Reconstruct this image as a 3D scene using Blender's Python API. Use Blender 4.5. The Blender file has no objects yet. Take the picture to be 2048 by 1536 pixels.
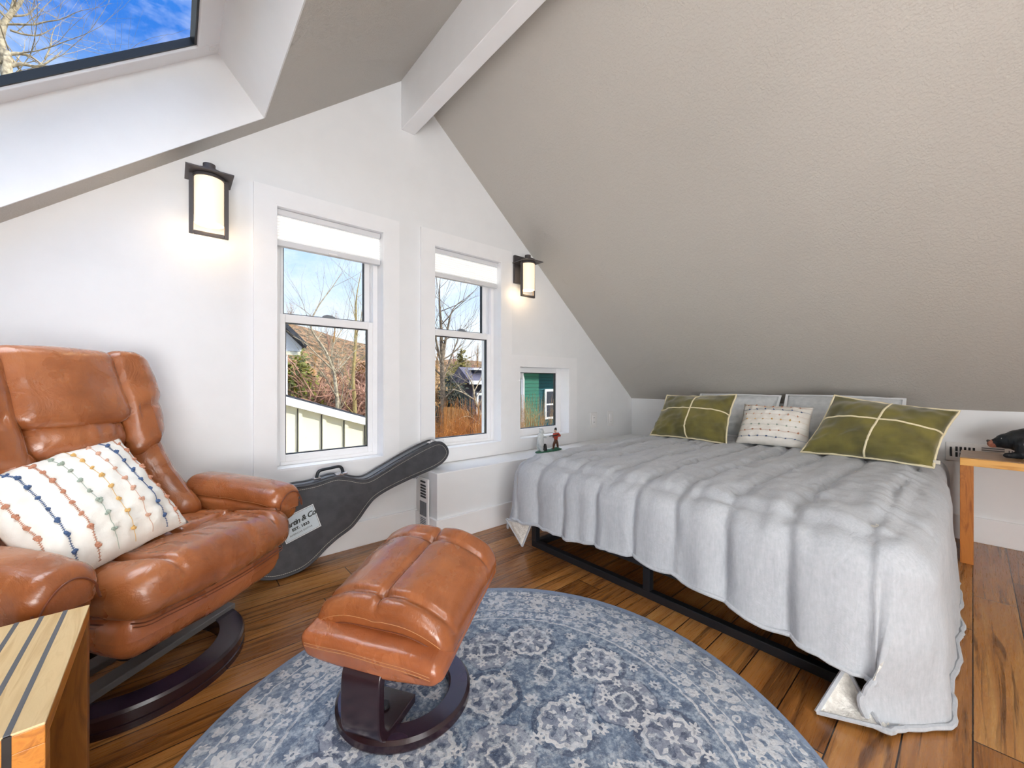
import bpy, bmesh, math, random
import numpy as np
from mathutils import Vector, Matrix, noise
from math import sin, cos, pi, sqrt, radians, exp, atan2, hypot

S = bpy.context.scene
COL = S.collection
random.seed(7)
NO = noise.noise

# ------------------------------------------------------------------ colour / material helpers
def lin(c):
    return tuple((x/255/12.92 if x/255 <= .04045 else ((x/255+.055)/1.055)**2.4) for x in c)
def rgba(c): return lin(c)+(1.,)

class NT:
    """small helper that writes shader expressions"""
    def __init__(s, m):
        m.use_nodes = True
        s.t = m.node_tree; s.t.nodes.clear(); s.L = s.t.links
    def n(s, ty, **k):
        nd = s.t.nodes.new(ty)
        for a, v in k.items():
            if a.startswith('i_'): s.put(nd.inputs[a[2:].replace('_', ' ')], v)
            else: setattr(nd, a, v)
        return nd
    def put(s, sock, v):
        if hasattr(v, 'is_output'): s.L.new(v, sock)
        elif v is not None: sock.default_value = v
    def m(s, op, a, b=None, c=None, clamp=False):
        nd = s.t.nodes.new('ShaderNodeMath'); nd.operation = op; nd.use_clamp = clamp
        for i, v in enumerate((a, b, c)):
            if v is not None: s.put(nd.inputs[i], v)
        return nd.outputs[0]
    def mix(s, f, a, b, mode='MIX'):
        nd = s.t.nodes.new('ShaderNodeMix'); nd.data_type = 'RGBA'; nd.blend_type = mode
        s.put(nd.inputs[0], f)
        s.put(nd.inputs[6], a); s.put(nd.inputs[7], b)
        return nd.outputs[2]
    def noise(s, vec, scale, detail=2, rough=.5, out=0, dist=0):
        nd = s.n('ShaderNodeTexNoise'); s.put(nd.inputs['Vector'], vec)
        nd.inputs['Scale'].default_value = scale; nd.inputs['Detail'].default_value = detail
        nd.inputs['Roughness'].default_value = rough; nd.inputs['Distortion'].default_value = dist
        return nd.outputs[out]
    def ramp(s, f, stops):
        nd = s.n('ShaderNodeValToRGB'); s.put(nd.inputs[0], f); e = nd.color_ramp.elements
        while len(e) < len(stops): e.new(.5)
        for x, (p, c) in zip(e, stops):
            x.position = p; x.color = c if len(c) == 4 else tuple(c)+(1.,)
        return nd.outputs[0]
    def scale(s, vec, sc):
        nd = s.n('ShaderNodeVectorMath', operation='MULTIPLY'); s.put(nd.inputs[0], vec); nd.inputs[1].default_value = sc
        return nd.outputs[0]
    def co(s, which='Object'):
        return s.n('ShaderNodeTexCoord').outputs[which]
    def xyz(s, vec):
        nd = s.n('ShaderNodeSeparateXYZ'); s.put(nd.inputs[0], vec); return nd.outputs
    def comb(s, x, y, z=0.):
        nd = s.n('ShaderNodeCombineXYZ')
        for i, v in enumerate((x, y, z)): s.put(nd.inputs[i], v)
        return nd.outputs[0]
    def bump(s, h, strength=.3, dist=.01):
        nd = s.n('ShaderNodeBump'); s.put(nd.inputs['Height'], h)
        nd.inputs['Strength'].default_value = strength; nd.inputs['Distance'].default_value = dist
        return nd.outputs[0]
    def out(s, col, rough=.5, normal=None, metal=0., spec=.5, coat=0., coatr=.2, sheen=0., emit=None, es=0.):
        b = s.n('ShaderNodeBsdfPrincipled')
        s.put(b.inputs['Base Color'], col); s.put(b.inputs['Roughness'], rough)
        b.inputs['Metallic'].default_value = metal; b.inputs['Specular IOR Level'].default_value = spec
        b.inputs['Coat Weight'].default_value = coat; b.inputs['Coat Roughness'].default_value = coatr
        b.inputs['Sheen Weight'].default_value = sheen
        if emit is not None:
            s.put(b.inputs['Emission Color'], emit); b.inputs['Emission Strength'].default_value = es
        if normal is not None: s.put(b.inputs['Normal'], normal)
        o = s.n('ShaderNodeOutputMaterial'); s.L.new(b.outputs[0], o.inputs[0]); return b

MATS = {}
def M(name, c, rough=.5, c2=None, ns=8., nd=3, bump=0., bs=200., bd=.002, stretch=None, metal=0., spec=.5, coat=0., sheen=0., emit=None, es=0., lo=.35, hi=.65):
    """plain procedural material: two colours mixed by noise, noise bump"""
    m = bpy.data.materials.new(name); t = NT(m); co = t.co()
    if stretch: co = t.scale(co, stretch)
    col = rgba(c)
    if c2 is not None:
        col = t.ramp(t.noise(co, ns, nd), [(lo, rgba(c)), (hi, rgba(c2))])
    else:
        c3 = tuple(max(0, x*.985) for x in c)
        col = t.ramp(t.noise(co, ns, nd), [(.3, rgba(c)), (.8, rgba(c3))])
    nrm = t.bump(t.noise(co, bs, 3), bump, bd) if bump else None
    t.out(col, rough, nrm, metal, spec, coat, sheen=sheen, emit=rgba(emit) if emit else None, es=es)
    MATS[name] = m
    return m

# ------------------------------------------------------------------ mesh helpers
class MB:
    def __init__(s): s.v = []; s.f = []
    def add(s, vs, fs):
        o = len(s.v); s.v += [tuple(p) for p in vs]; s.f += [tuple(i+o for i in f) for f in fs]; return s
    def box(s, x0, x1, y0, y1, z0, z1, mat=None, bev=0.):
        if bev:
            v, f = rbox((x1-x0), (y1-y0), (z1-z0), bev, 1, 2)
            v = [(p[0]+(x0+x1)/2, p[1]+(y0+y1)/2, p[2]+(z0+z1)/2) for p in v]
        else:
            v = [(x, y, z) for x in (x0, x1) for y in (y0, y1) for z in (z0, z1)]
            f = [(0,1,3,2), (4,6,7,5), (0,4,5,1), (2,3,7,6), (0,2,6,4), (1,5,7,3)]
        if mat is not None: v = [tuple(mat @ Vector(p)) for p in v]
        return s.add(v, f)
    def tube(s, pts, r, n=8, closed=False, cap=True):
        P = [Vector(p) for p in pts]; k = len(P)
        R = r if hasattr(r, '__len__') else [r]*k
        up = None; vs = []
        for i in range(k):
            a = P[(i-1) % k] if (closed or i > 0) else P[i]
            b = P[(i+1) % k] if (closed or i < k-1) else P[i]
            d = (b-a); d = d.normalized() if d.length > 1e-9 else Vector((0,0,1))
            if up is None:
                up = d.orthogonal().normalized()
            up = (up-d*up.dot(d)); up = up.normalized() if up.length > 1e-6 else d.orthogonal().normalized()
            w = d.cross(up)
            for j in range(n):
                t = 2*pi*j/n; vs.append(P[i]+(up*cos(t)+w*sin(t))*R[i])
        fs = []
        for i in range(k if closed else k-1):
            for j in range(n):
                a = i*n+j; b = i*n+(j+1) % n; c = ((i+1) % k)*n+(j+1) % n; d = ((i+1) % k)*n+j
                fs.append((a, b, c, d))
        if cap and not closed:
            fs.append(tuple(range(n-1, -1, -1))); fs.append(tuple((k-1)*n+j for j in range(n)))
        return s.add(vs, fs)
    def lathe(s, prof, n=32, c=(0,0,0), closed=False, caps=True):
        vs = []; k = len(prof)
        for i in range(n):
            t = 2*pi*i/n
            for r, z in prof: vs.append((c[0]+r*cos(t), c[1]+r*sin(t), c[2]+z))
        fs = []
        for i in range(n):
            for j in range(k if closed else k-1):
                a = i*k+j; b = ((i+1) % n)*k+j; c2 = ((i+1) % n)*k+(j+1) % k; d = i*k+(j+1) % k
                fs.append((a, b, c2, d))
        if not closed and caps:
            if prof[0][0] > 1e-6: fs.append(tuple(i*k for i in range(n-1, -1, -1)))
            if prof[-1][0] > 1e-6: fs.append(tuple(i*k+k-1 for i in range(n)))
        return s.add(vs, fs)
    def prism(s, pts, fn0, fn1):
        """polygon pts (2-D) swept from fn0(p) to fn1(p)"""
        n = len(pts)
        s.add([fn0(p) for p in pts]+[fn1(p) for p in pts],
              [tuple(range(n-1, -1, -1)), tuple(range(n, 2*n))]+[(i, (i+1) % n, n+(i+1) % n, n+i) for i in range(n)])
        return s
    def grid(s, G, closeu=False):
        nu = len(G); nv = len(G[0])
        s.add([p for row in G for p in row],
              [(i*nv+j, ((i+1) % nu)*nv+j, ((i+1) % nu)*nv+j+1, i*nv+j+1) for i in range(nu if closeu else nu-1) for j in range(nv-1)])
        return s
    def build(s, name, mat, parent=None, smooth=True, loc=None, sub=0, bev=0., angle=40, merge=False):
        me = bpy.data.meshes.new(name); me.from_pydata(s.v, [], s.f); me.update()
        if merge or True:
            bm = bmesh.new(); bm.from_mesh(me)
            if merge: bmesh.ops.remove_doubles(bm, verts=bm.verts, dist=1e-5)
            bmesh.ops.recalc_face_normals(bm, faces=bm.faces); bm.to_mesh(me); bm.free()
        me.materials.append(mat)
        o = bpy.data.objects.new(name, me); COL.objects.link(o)
        if parent is not None: o.parent = parent
        if loc is not None: o.location = loc
        if bev:
            b = o.modifiers.new('bevel', 'BEVEL'); b.width = bev; b.segments = 2; b.limit_method = 'ANGLE'; b.angle_limit = radians(40)
        if sub:
            b = o.modifiers.new('sub', 'SUBSURF'); b.levels = sub; b.render_levels = sub
        if smooth:
            me.polygons.foreach_set('use_smooth', [True]*len(me.polygons))
            if not sub:
                try: me.set_sharp_from_angle(angle=radians(angle))
                except Exception: pass
        return o

def rbox(sx, sy, sz, r, n=8, m=5, fn=None):
    """rounded box centred on the origin; n cells on the flats, m in each rounding; fn deforms"""
    hx, hy, hz = sx/2, sy/2, sz/2
    r = min(r, hx*.999, hy*.999, hz*.999)
    def ax(h):
        a = []
        for i in range(m): a.append((-h, -pi/4+pi/4*(i/m)))
        for i in range(n+1): a.append((-(h-r)+2*(h-r)*i/n, 0.))
        for i in range(1, m+1): a.append((h, pi/4*(i/m)))
        return a
    # every coordinate is an inner position plus an angle
    A = [ax(hx), ax(hy), ax(hz)]
    H = (hx, hy, hz)
    idx = {}; vs = []; fs = []
    def pt(face, sg, i, j):
        a, b = [k for k in range(3) if k != face]
        ia, ta = A[a][i]; ib, tb = A[b][j]
        d = [0., 0., 0.]; d[face] = sg; d[a] = math.tan(ta); d[b] = math.tan(tb)
        c = [0., 0., 0.]; c[face] = sg*(H[face]-r)
        c[a] = max(-(H[a]-r), min(H[a]-r, ia)); c[b] = max(-(H[b]-r), min(H[b]-r, ib))
        L = sqrt(sum(x*x for x in d))
        return tuple(c[k]+r*d[k]/L for k in range(3))
    for face in range(3):
        a, b = [k for k in range(3) if k != face]
        for sg in (-1, 1):
            for i in range(len(A[a])-1):
                for j in range(len(A[b])-1):
                    q = []
                    for (ii, jj) in ((i, j), (i+1, j), (i+1, j+1), (i, j+1)):
                        p = pt(face, sg, ii, jj); key = tuple(round(x, 5) for x in p)
                        if key not in idx: idx[key] = len(vs); vs.append(p)
                        if idx[key] not in q: q.append(idx[key])
                    if len(q) >= 3: fs.append(tuple(q))
    if fn: vs = [tuple(fn(*p)) for p in vs]
    return vs, fs

def prop(o, label=None, cat=None, group=None, kind=None):
    if label: o['label'] = label
    if cat: o['category'] = cat
    if group: o['group'] = group
    if kind: o['kind'] = kind
    return o
def thing(name, label, cat, loc=(0,0,0), rz=0., group=None, kind=None):
    o = bpy.data.objects.new(name, None); COL.objects.link(o); o.location = loc; o.rotation_euler = (0,0,rz)
    o.empty_display_size = .1
    return prop(o, label, cat, group, kind)
def copytree(o, parent=None):
    c = o.copy(); COL.objects.link(c); c.parent = parent
    for ch in list(o.children): copytree(ch, c)
    return c
def struct(o, label, cat): return prop(o, label, cat, kind='structure')
def catmull(P, n=8, closed=False):
    P = [Vector(p) for p in P]; k = len(P); out = []
    for i in range(k if closed else k-1):
        g = (lambda j: P[j % k]) if closed else (lambda j: P[max(0, min(k-1, j))])
        a, b, c, d = g(i-1), g(i), g(i+1), g(i+2)
        for j in range(n):
            t = j/n
            out.append(.5*((2*b)+(c-a)*t+(2*a-5*b+4*c-d)*t*t+(3*b-a-3*c+d)*t**3))
    if not closed: out.append(P[-1])
    return out

# ------------------------------------------------------------------ materials
white_wall = M('white_wall_paint', (238,240,242), .55, bump=.04, bs=90, bd=.002)
white_trim = M('white_trim_paint', (245,246,248), .35)
well_paint = M('skylight_well_paint', (240,240,240), .5)
vinyl = M('white_vinyl', (246,246,247), .3)
shade_fabric = M('cellular_shade_fabric', (250,250,249), .8, emit=(255,254,250), es=.22)  # slight glow added to whiten the fabric, which is no light source
shade_rail = M('shade_rail_plastic', (222,223,226), .4)
gasket = M('black_gasket', (24,30,38), .35)
plate_white = M('white_plastic_plate', (240,240,240), .3)
dark_slot = M('dark_slot', (38,40,44), .6)
grey_slot = M('grey_slot', (120,126,134), .5)
steel_black = M('black_powder_coated_steel', (27,29,34), .38)
lamp_metal = M('dark_bronze_metal', (84,80,82), .42, metal=.4)
lamp_glass = M('opal_glass', (255,240,214), .3, emit=(255,234,200), es=.66)
lamp_glow = M('opal_glass_open_end', (255,232,190), .3, emit=(255,226,176), es=.85)
sherpa = M('cream_sherpa_fleece', (232,230,224), .95, (206,203,196), 60, bump=.9, bs=130, bd=.006)
sham_fab = M('pale_grey_pillow_linen', (222,226,229), .85, (208,213,217), 30, bump=.15, bs=400)
sham_edge = M('pale_grey_pillow_flange', (230,233,236), .85)
olive = M('olive_velvet', (120,112,48), .75, (82,78,34), 7, 5, bump=.2, bs=300, sheen=.45)
cream_cord = M('cream_cord_trim', (232,222,188), .8)
cotton = M('off_white_cotton', (238,236,230), .85, (226,222,214), 14, bump=.25, bs=260)
yarn_blue = M('navy_yarn', (74,98,138), .9)
yarn_rust = M('rust_yarn', (192,138,112), .9)
yarn_pink = M('blush_yarn', (206,164,142), .9)
yarn_yel = M('mustard_yarn', (214,174,108), .9)
yarn_sage = M('sage_yarn', (158,172,160), .9)
dark_wood = M('dark_mahogany_lacquer', (46,25,32), .24, (32,18,26), 6, coat=.4, stretch=(2,2,18))
dark_wood_top = M('dark_mahogany_painted_sheen', (62,46,66), .2, (44,32,48), 9, coat=.6)  # bluish sheen on the ring tops put into the colour
bar_grey = M('grey_steel_bar', (128,126,126), .4, metal=.3)
case_vinyl = M('black_tolex_vinyl', (74,75,80), .5, (62,63,68), 20, bump=.35, bs=520, bd=.002)
case_side = M('charcoal_vinyl_side', (116,120,128), .4, bump=.2, bs=520, bd=.002)
stitch_white = M('pale_stitching', (206,202,190), .8)
chrome = M('chrome', (210,210,214), .18, metal=1.)
tag_paper = M('pale_blue_badge', (203,214,220), .5)
tag_edge = M('silver_badge_rim', (222,226,228), .35)
ink = M('dark_ink', (58,62,62), .7)
bear_black = M('blackened_carved_wood', (34,40,46), .35, (20,23,28), 30, bump=.5, bs=70, bd=.006)
bear_tan = M('tan_carved_snout', (176,120,98), .5, (140,82,66), 40)
paint_green = M('green_figurine_paint', (62,124,96), .35, (38,90,68), 60)
paint_red = M('red_coat_paint', (176,62,40), .4)
paint_brown = M('brown_trouser_paint', (98,58,36), .4)
paint_skin = M('skin_paint', (222,186,164), .5)
paint_fur = M('white_fur_paint', (222,226,226), .5, (196,204,206), 60)
paint_dark = M('dark_paint', (38,36,38), .4)

def wood_mat(name, a, b, c, st=(1.2,14,14), rough=.35, coat=.15, ns=3.):
    m = bpy.data.materials.new(name); t = NT(m); co = t.scale(t.co(), st)
    f = t.noise(co, ns, 6, .6, dist=1.2)
    col = t.ramp(f, [(.28, rgba(a)), (.5, rgba(b)), (.72, rgba(c))])
    t.out(col, rough, t.bump(f, .08, .003), coat=coat); MATS[name] = m; return m
maple_top = wood_mat('pale_waxed_wood', (214,186,134), (226,200,150), (198,164,108), (14,1.2,14))
amber_wood = wood_mat('amber_wood', (186,112,36), (206,134,52), (150,82,24), (14,1.2,14))
brown_side = wood_mat('brown_wood_in_shade', (128,76,28), (150,94,40), (96,54,20), (8,8,1.2))  # inner table panel, its shade put into the darker brown
walnut = wood_mat('warm_brown_table_top', (150,116,82), (172,136,98), (122,88,58), (14,1.4,14))
leg_wood = wood_mat('reddish_amber_leg_wood', (170,98,36), (190,118,50), (128,64,24), (10,10,1.3))
honey_wood = wood_mat('honey_wood_edge', (232,168,80), (240,184,100), (206,140,58), (8,1,8))
inlay = M('dark_inlay_strip', (92,98,106), .5)
inlay_front = M('black_inlay_strip', (26,22,22), .5)

def leather_mat(name, a, b, c, rough=.3):
    m = bpy.data.materials.new(name); t = NT(m); co = t.co()
    f = t.noise(co, 5, 4, .6)
    col = t.ramp(f, [(.22, rgba(a)), (.5, rgba(b)), (.82, rgba(c))])
    wr = t.noise(t.scale(co, (1.3, .7, 1.)), 11, 4, .55, dist=1.5)
    gr = t.noise(co, 260, 2)
    h = t.m('ADD', t.m('MULTIPLY', wr, .75), t.m('MULTIPLY', gr, .06))
    rr = t.m('ADD', t.m('MULTIPLY', f, .14), rough-.1)
    t.out(col, rr, t.bump(h, .3, .02), spec=.6, coat=.45, coatr=.2); MATS[name] = m; return m
leather = leather_mat('tan_brown_leather', (122,66,35), (156,91,51), (186,118,70))
leather_dk = leather_mat('tan_brown_leather_underside', (138,74,42), (164,94,54), (188,116,72), .3)
seam_mat = M('dark_leather_seam', (112,58,34), .5)
thread = M('tan_thread', (196,142,92), .7)

# textured greige ceiling paint
def ceiling_mat(name, c):
    m = bpy.data.materials.new(name); t = NT(m); co = t.co()
    a = t.noise(co, 58, 3, .5); b = t.noise(co, 120, 2, .5)
    h = t.ramp(t.m('ADD', t.m('MULTIPLY', a, .6), t.m('MULTIPLY', b, .5)), [(.45, (0,0,0)), (.62, (1,1,1))])
    col = t.ramp(t.noise(co, .9, 2), [(.35, rgba(c)), (.7, rgba(tuple(x*.97 for x in c)))])
    t.out(col, .6, t.bump(h, .24, .004)); return m
greige = ceiling_mat('greige_textured_ceiling', (196,192,185))

# plank floor: boards run along x
def floor_mat():
    m = bpy.data.materials.new('tigerwood_plank_floor'); t = NT(m); X = t.xyz(t.co())
    W = .13
    yy = t.m('DIVIDE', X[1], W); row = t.m('FLOOR', yy); fy = t.m('FRACT', yy)
    wn = t.n('ShaderNodeTexWhiteNoise', noise_dimensions='1D'); t.put(wn.inputs['W'], row)
    off = t.m('MULTIPLY', wn.outputs[0], 3.7)
    xx = t.m('DIVIDE', t.m('ADD', X[0], off), 1.15); cx = t.m('FLOOR', xx); fx = t.m('FRACT', xx)
    wn2 = t.n('ShaderNodeTexWhiteNoise', noise_dimensions='2D'); t.put(wn2.inputs['Vector'], t.comb(row, cx))
    rnd = wn2.outputs[0]; rc = wn2.outputs[1]
    sh = t.xyz(rc)
    vec = t.comb(t.m('ADD', t.m('MULTIPLY', X[0], 1.), t.m('MULTIPLY', sh[0], 30)),
                 t.m('ADD', t.m('MULTIPLY', X[1], 15.), t.m('MULTIPLY', sh[1], 20)), sh[2])
    g = t.noise(vec, 1.5, 5, .62, dist=.9)
    fine = t.noise(t.scale(vec, (2.5, 5., 1.)), 5., 3, .6)
    base = t.ramp(t.m('ADD', t.m('MULTIPLY', g, .75), t.m('MULTIPLY', rnd, .3)),
                  [(.26, rgba((106,64,28))), (.45, rgba((160,104,51))), (.62, rgba((190,132,72))), (.82, rgba((208,158,94)))])
    streak = t.ramp(t.noise(t.scale(vec, (.55, .8, 1.)), 2.2, 4, .6, dist=1.4), [(.53, (0,0,0)), (.63, (1,1,1))])
    col = t.mix(t.m('MULTIPLY', streak, .7), base, rgba((60,32,18)))
    col = t.mix(t.m('MULTIPLY', fine, .35), col, rgba((88,50,24)))
    e = t.m('MINIMUM', fy, t.m('SUBTRACT', 1., fy)); ex = t.m('MINIMUM', fx, t.m('SUBTRACT', 1., fx))
    gap = t.m('MAXIMUM', t.m('LESS_THAN', e, .014), t.m('LESS_THAN', ex, .0018))
    col = t.mix(gap, col, rgba((34,20,14)))
    hb = t.m('SUBTRACT', t.m('MULTIPLY', g, .12), gap)
    t.out(col, t.m('ADD', t.m('MULTIPLY', fine, .18), .2), t.bump(hb, .22, .003), spec=.5, coat=.2, coatr=.15); return m
floor_m = floor_mat()

# vintage round rug, patterned in object space (centre = origin)
def rug_mat(R):
    m = bpy.data.materials.new('blue_grey_distressed_rug'); t = NT(m); co = t.co()
    wob = t.noise(co, 26, 2, out=1)
    wv = t.n('ShaderNodeVectorMath', operation='MULTIPLY_ADD'); t.put(wv.inputs[0], wob); wv.inputs[1].default_value = (.022,)*3; t.put(wv.inputs[2], co)
    X = t.xyz(wv.outputs[0]); ox, oy = X[0], X[1]
    rad = t.m('SQRT', t.m('ADD', t.m('MULTIPLY', ox, ox), t.m('MULTIPLY', oy, oy))); ang = t.m('ARCTAN2', oy, ox)
    def polar(n, ph, rc):          # local frame of the nearest of n motifs placed round a circle of radius rc
        if n == 0: u, v = ox, oy
        else:
            k = 2*pi/n
            sct = t.m('MULTIPLY', t.m('SUBTRACT', t.m('FRACT', t.m('DIVIDE', t.m('SUBTRACT', ang, radians(ph)-k/2), k)), .5), k)
            u = t.m('SUBTRACT', t.m('MULTIPLY', rad, t.m('COSINE', sct)), rc); v = t.m('MULTIPLY', rad, t.m('SINE', sct))
        r = t.m('SQRT', t.m('ADD', t.m('MULTIPLY', u, u), t.m('MULTIPLY', v, v)))
        return u, v, r, t.m('ARCTAN2', v, u)
    def band(x, c, w): return t.m('LESS_THAN', t.m('ABSOLUTE', t.m('SUBTRACT', x, c)), w)
    def lobes(th, k, ph=0.): return t.m('COSINE', t.m('ADD', t.m('MULTIPLY', th, k), ph))
    mx = lambda *q: q[0] if len(q) == 1 else t.m('MAXIMUM', q[0], mx(*q[1:]))
    mul = lambda p, q: t.m('MULTIPLY', p, q)
    lightm = []; darkm = []; platem = []
    def medallion(n, ph, rc):
        u, v, r, th = polar(n, ph, rc)
        rr = t.m('ADD', r, t.m('MULTIPLY', lobes(th, 14), .0042))
        lightm.append(band(rr, .074, .0068)); darkm.append(band(r, .092, .009)); platem.append(t.m('LESS_THAN', r, .07))
        darkm.append(mul(band(rr, .046, .014), t.m('GREATER_THAN', lobes(th, 6), -.2)))
        lightm.append(mul(band(rr, .05, .009), t.m('GREATER_THAN', lobes(th, 6, 1.6), .72)))
        lightm.append(mul(t.m('LESS_THAN', r, t.m('ADD', .019, t.m('MULTIPLY', lobes(th, 6), .006))), t.m('GREATER_THAN', r, .006)))
    def flower(n, ph, rc, sz, k=8):
        u, v, r, th = polar(n, ph, rc)
        lightm.append(mul(t.m('LESS_THAN', r, t.m('ADD', sz, t.m('MULTIPLY', lobes(th, k), sz*.28))), t.m('GREATER_THAN', r, sz*.3)))
        darkm.append(t.m('LESS_THAN', r, sz*.3))
    def square(n, ph, rc, full=True):
        u, v, r, th = polar(n, ph, rc)
        au, av = t.m('ABSOLUTE', u), t.m('ABSOLUTE', v)
        sq = t.m('ADD', t.m('MAXIMUM', au, av), t.m('MULTIPLY', r, .35))
        sqw = t.m('ADD', sq, t.m('MULTIPLY', lobes(th, 20), .0018))
        if full:
            oct_ = t.m('MAXIMUM', t.m('MAXIMUM', au, av), t.m('MULTIPLY', t.m('ADD', au, av), .74))
            platem.append(t.m('LESS_THAN', oct_, .098)); darkm.append(band(oct_, .1, .003)); darkm.append(band(r, .05, .012))
            k = 2*pi/8
            sct = t.m('MULTIPLY', t.m('SUBTRACT', t.m('FRACT', t.m('DIVIDE', th, k)), .5), k)
            fu = t.m('SUBTRACT', t.m('MULTIPLY', r, t.m('COSINE', sct)), .074); fv = t.m('MULTIPLY', r, t.m('SINE', sct))
            fr = t.m('SQRT', t.m('ADD', t.m('MULTIPLY', fu, fu), t.m('MULTIPLY', fv, fv))); ft = t.m('ARCTAN2', fv, fu)
            lightm.append(mul(t.m('LESS_THAN', fr, t.m('ADD', .015, t.m('MULTIPLY', lobes(ft, 6), .004))), t.m('GREATER_THAN', fr, .0045)))
        lightm.append(band(sqw, .041, .005)); darkm.append(t.m('LESS_THAN', sq, .033))
    square(0, 0, 0.); flower(5, 24, .205, .02); flower(5, -12, .115, .017); flower(15, 0, .295, .018)
    medallion(5, -12, .212); medallion(5, 6, .475); medallion(5, 38, .475)
    square(5, -15, .42); square(5, 24, .335, False); flower(20, 9, .385, .016); flower(40, 4, .555, .016); flower(5, 22, .42, .02, 6)
    plate = mx(*platem)
    # border bands counted from the rim
    border = t.m('GREATER_THAN', rad, R-.24)
    inner = t.m('SUBTRACT', 1., border)
    def ringflowers(rc, n, size, k):
        s_ = t.m('SUBTRACT', t.m('FRACT', t.m('DIVIDE', ang, 2*pi/n)), .5)
        a_ = t.m('MULTIPLY', s_, 2*pi/n*rc); b_ = t.m('SUBTRACT', rad, rc)
        q = t.m('SQRT', t.m('ADD', t.m('MULTIPLY', a_, a_), t.m('MULTIPLY', b_, b_))); tt = t.m('ARCTAN2', b_, a_)
        return mul(t.m('LESS_THAN', q, t.m('ADD', size, t.m('MULTIPLY', lobes(tt, k), size*.28))), t.m('GREATER_THAN', q, size*.32))
    vor = t.n('ShaderNodeTexVoronoi', feature='F1'); t.put(vor.inputs['Vector'], wv.outputs[0]); vor.inputs['Scale'].default_value = 30
    vd = vor.outputs['Distance']
    dots = mul(t.m('LESS_THAN', vd, .42), t.m('GREATER_THAN', vd, .15))
    bl = mx(ringflowers(R-.045, 90, .014, 6), ringflowers(R-.205, 76, .016, 6), ringflowers(R-.125, 24, .04, 8), mul(dots, band(rad, R-.125, .095)),
            band(rad, R-.236, .004), band(rad, R-.172, .0025), band(rad, R-.072, .0025))
    L_ = t.m('ADD', mul(mx(*lightm), inner), mul(bl, border), clamp=True)
    D_ = mul(mx(*darkm), inner)
    wear = t.noise(co, 3.2, 4, .65); grain = t.noise(co, 120, 3, .6); fine = t.noise(co, 45, 3, .7)
    gcol = t.ramp(fine, [(.34, rgba((78,98,126))), (.5, rgba((116,136,160))), (.66, rgba((176,190,206)))])
    pcol = t.ramp(fine, [(.3, rgba((118,128,148))), (.7, rgba((168,176,192)))])
    col = t.mix(mul(plate, inner), gcol, pcol)
    col = t.mix(mul(border, .22), col, rgba((150,166,190)))
    col = t.mix(mul(D_, t.ramp(fine, [(.35, (1,1,1)), (.7, (.3,.3,.3))])), col, rgba((58,74,102)))
    col = t.mix(mul(L_, t.ramp(t.m('ADD', t.m('MULTIPLY', wear, .5), t.m('MULTIPLY', fine, .5)), [(.34, (.25,.25,.25)), (.56, (1,1,1))])), col, rgba((232,233,234)))
    col = t.mix(t.m('MULTIPLY', t.ramp(t.noise(co, 34, 5, .75), [(.5, (0,0,0)), (.6, (1,1,1))]), .62), col, rgba((208,217,226)))
    col = t.mix(t.m('MULTIPLY', t.ramp(t.noise(co, 52, 4, .75, dist=.5), [(.54, (0,0,0)), (.64, (1,1,1))]), .5), col, rgba((74,90,118)))
    warm = t.ramp(t.noise(co, 1.6, 2), [(.5, (0,0,0)), (.72, (1,1,1))])
    col = t.mix(t.m('MULTIPLY', warm, .22), col, rgba((150,140,128)), 'MIX')
    edge = t.m('GREATER_THAN', rad, R-.016)
    col = t.mix(edge, col, rgba((140,158,184)))
    col = t.mix(t.m('MULTIPLY', grain, .3), col, rgba((88,98,118)))
    h = t.m('ADD', t.m('MULTIPLY', grain, .7), t.m('MULTIPLY', L_, .5))
    t.out(col, .95, t.bump(h, .6, .006), spec=.1, sheen=.2); return m

# clear glass that lets the daylight through
def glass_mat():
    m = bpy.data.materials.new('window_glass'); t = NT(m)
    tr = t.n('ShaderNodeBsdfTransparent'); tr.inputs[0].default_value = (.97,.985,.985,1)
    gl = t.n('ShaderNodeBsdfGlossy'); gl.inputs['Roughness'].default_value = .01
    mx = t.n('ShaderNodeMixShader'); mx.inputs[0].default_value = .006
    t.L.new(tr.outputs[0], mx.inputs[1]); t.L.new(gl.outputs[0], mx.inputs[2])
    o = t.n('ShaderNodeOutputMaterial'); t.L.new(mx.outputs[0], o.inputs[0]); return m
glass = glass_mat()

# grey linen comforter
def linen():
    m = bpy.data.materials.new('grey_linen_comforter'); t = NT(m); co = t.co()
    f = t.noise(co, 60, 3, .7); s = t.noise(t.scale(co, (1, 1, .15)), 160, 2)
    col = t.ramp(t.m('ADD', t.m('MULTIPLY', f, .5), t.m('MULTIPLY', s, .5)), [(.3, rgba((170,175,181))), (.7, rgba((187,191,197)))])
    w = t.noise(t.scale(co, (1., 1.5, 1.)), 17, 4, .6, dist=1.)
    h = t.m('ADD', t.m('MULTIPLY', w, .5), t.m('MULTIPLY', f, .15))
    t.out(col, .9, t.bump(h, .38, .016), spec=.15, sheen=.25); return m
linen_m = linen()

# ------------------------------------------------------------------ room shell
G, K, H0 = 2.44, 3.82, .805            # gable wall y, knee wall x, knee wall height
RX, RZ, SL = 1.18, 3.012, .8295        # ridge
YB = -2.6                              # wall behind the camera
XL = RX-(K-RX)                         # left knee wall, mirror of the right one
def zl(x): return RZ+SL*(x-RX)
def zr(x): return RZ-SL*(x-RX)

struct(MB().box(XL-.1, K+.1, YB-.1, G+.02, -.12, 0).build('floor', floor_m, smooth=False), 'reddish brown plank floor with dark streaks', 'floor')

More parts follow.
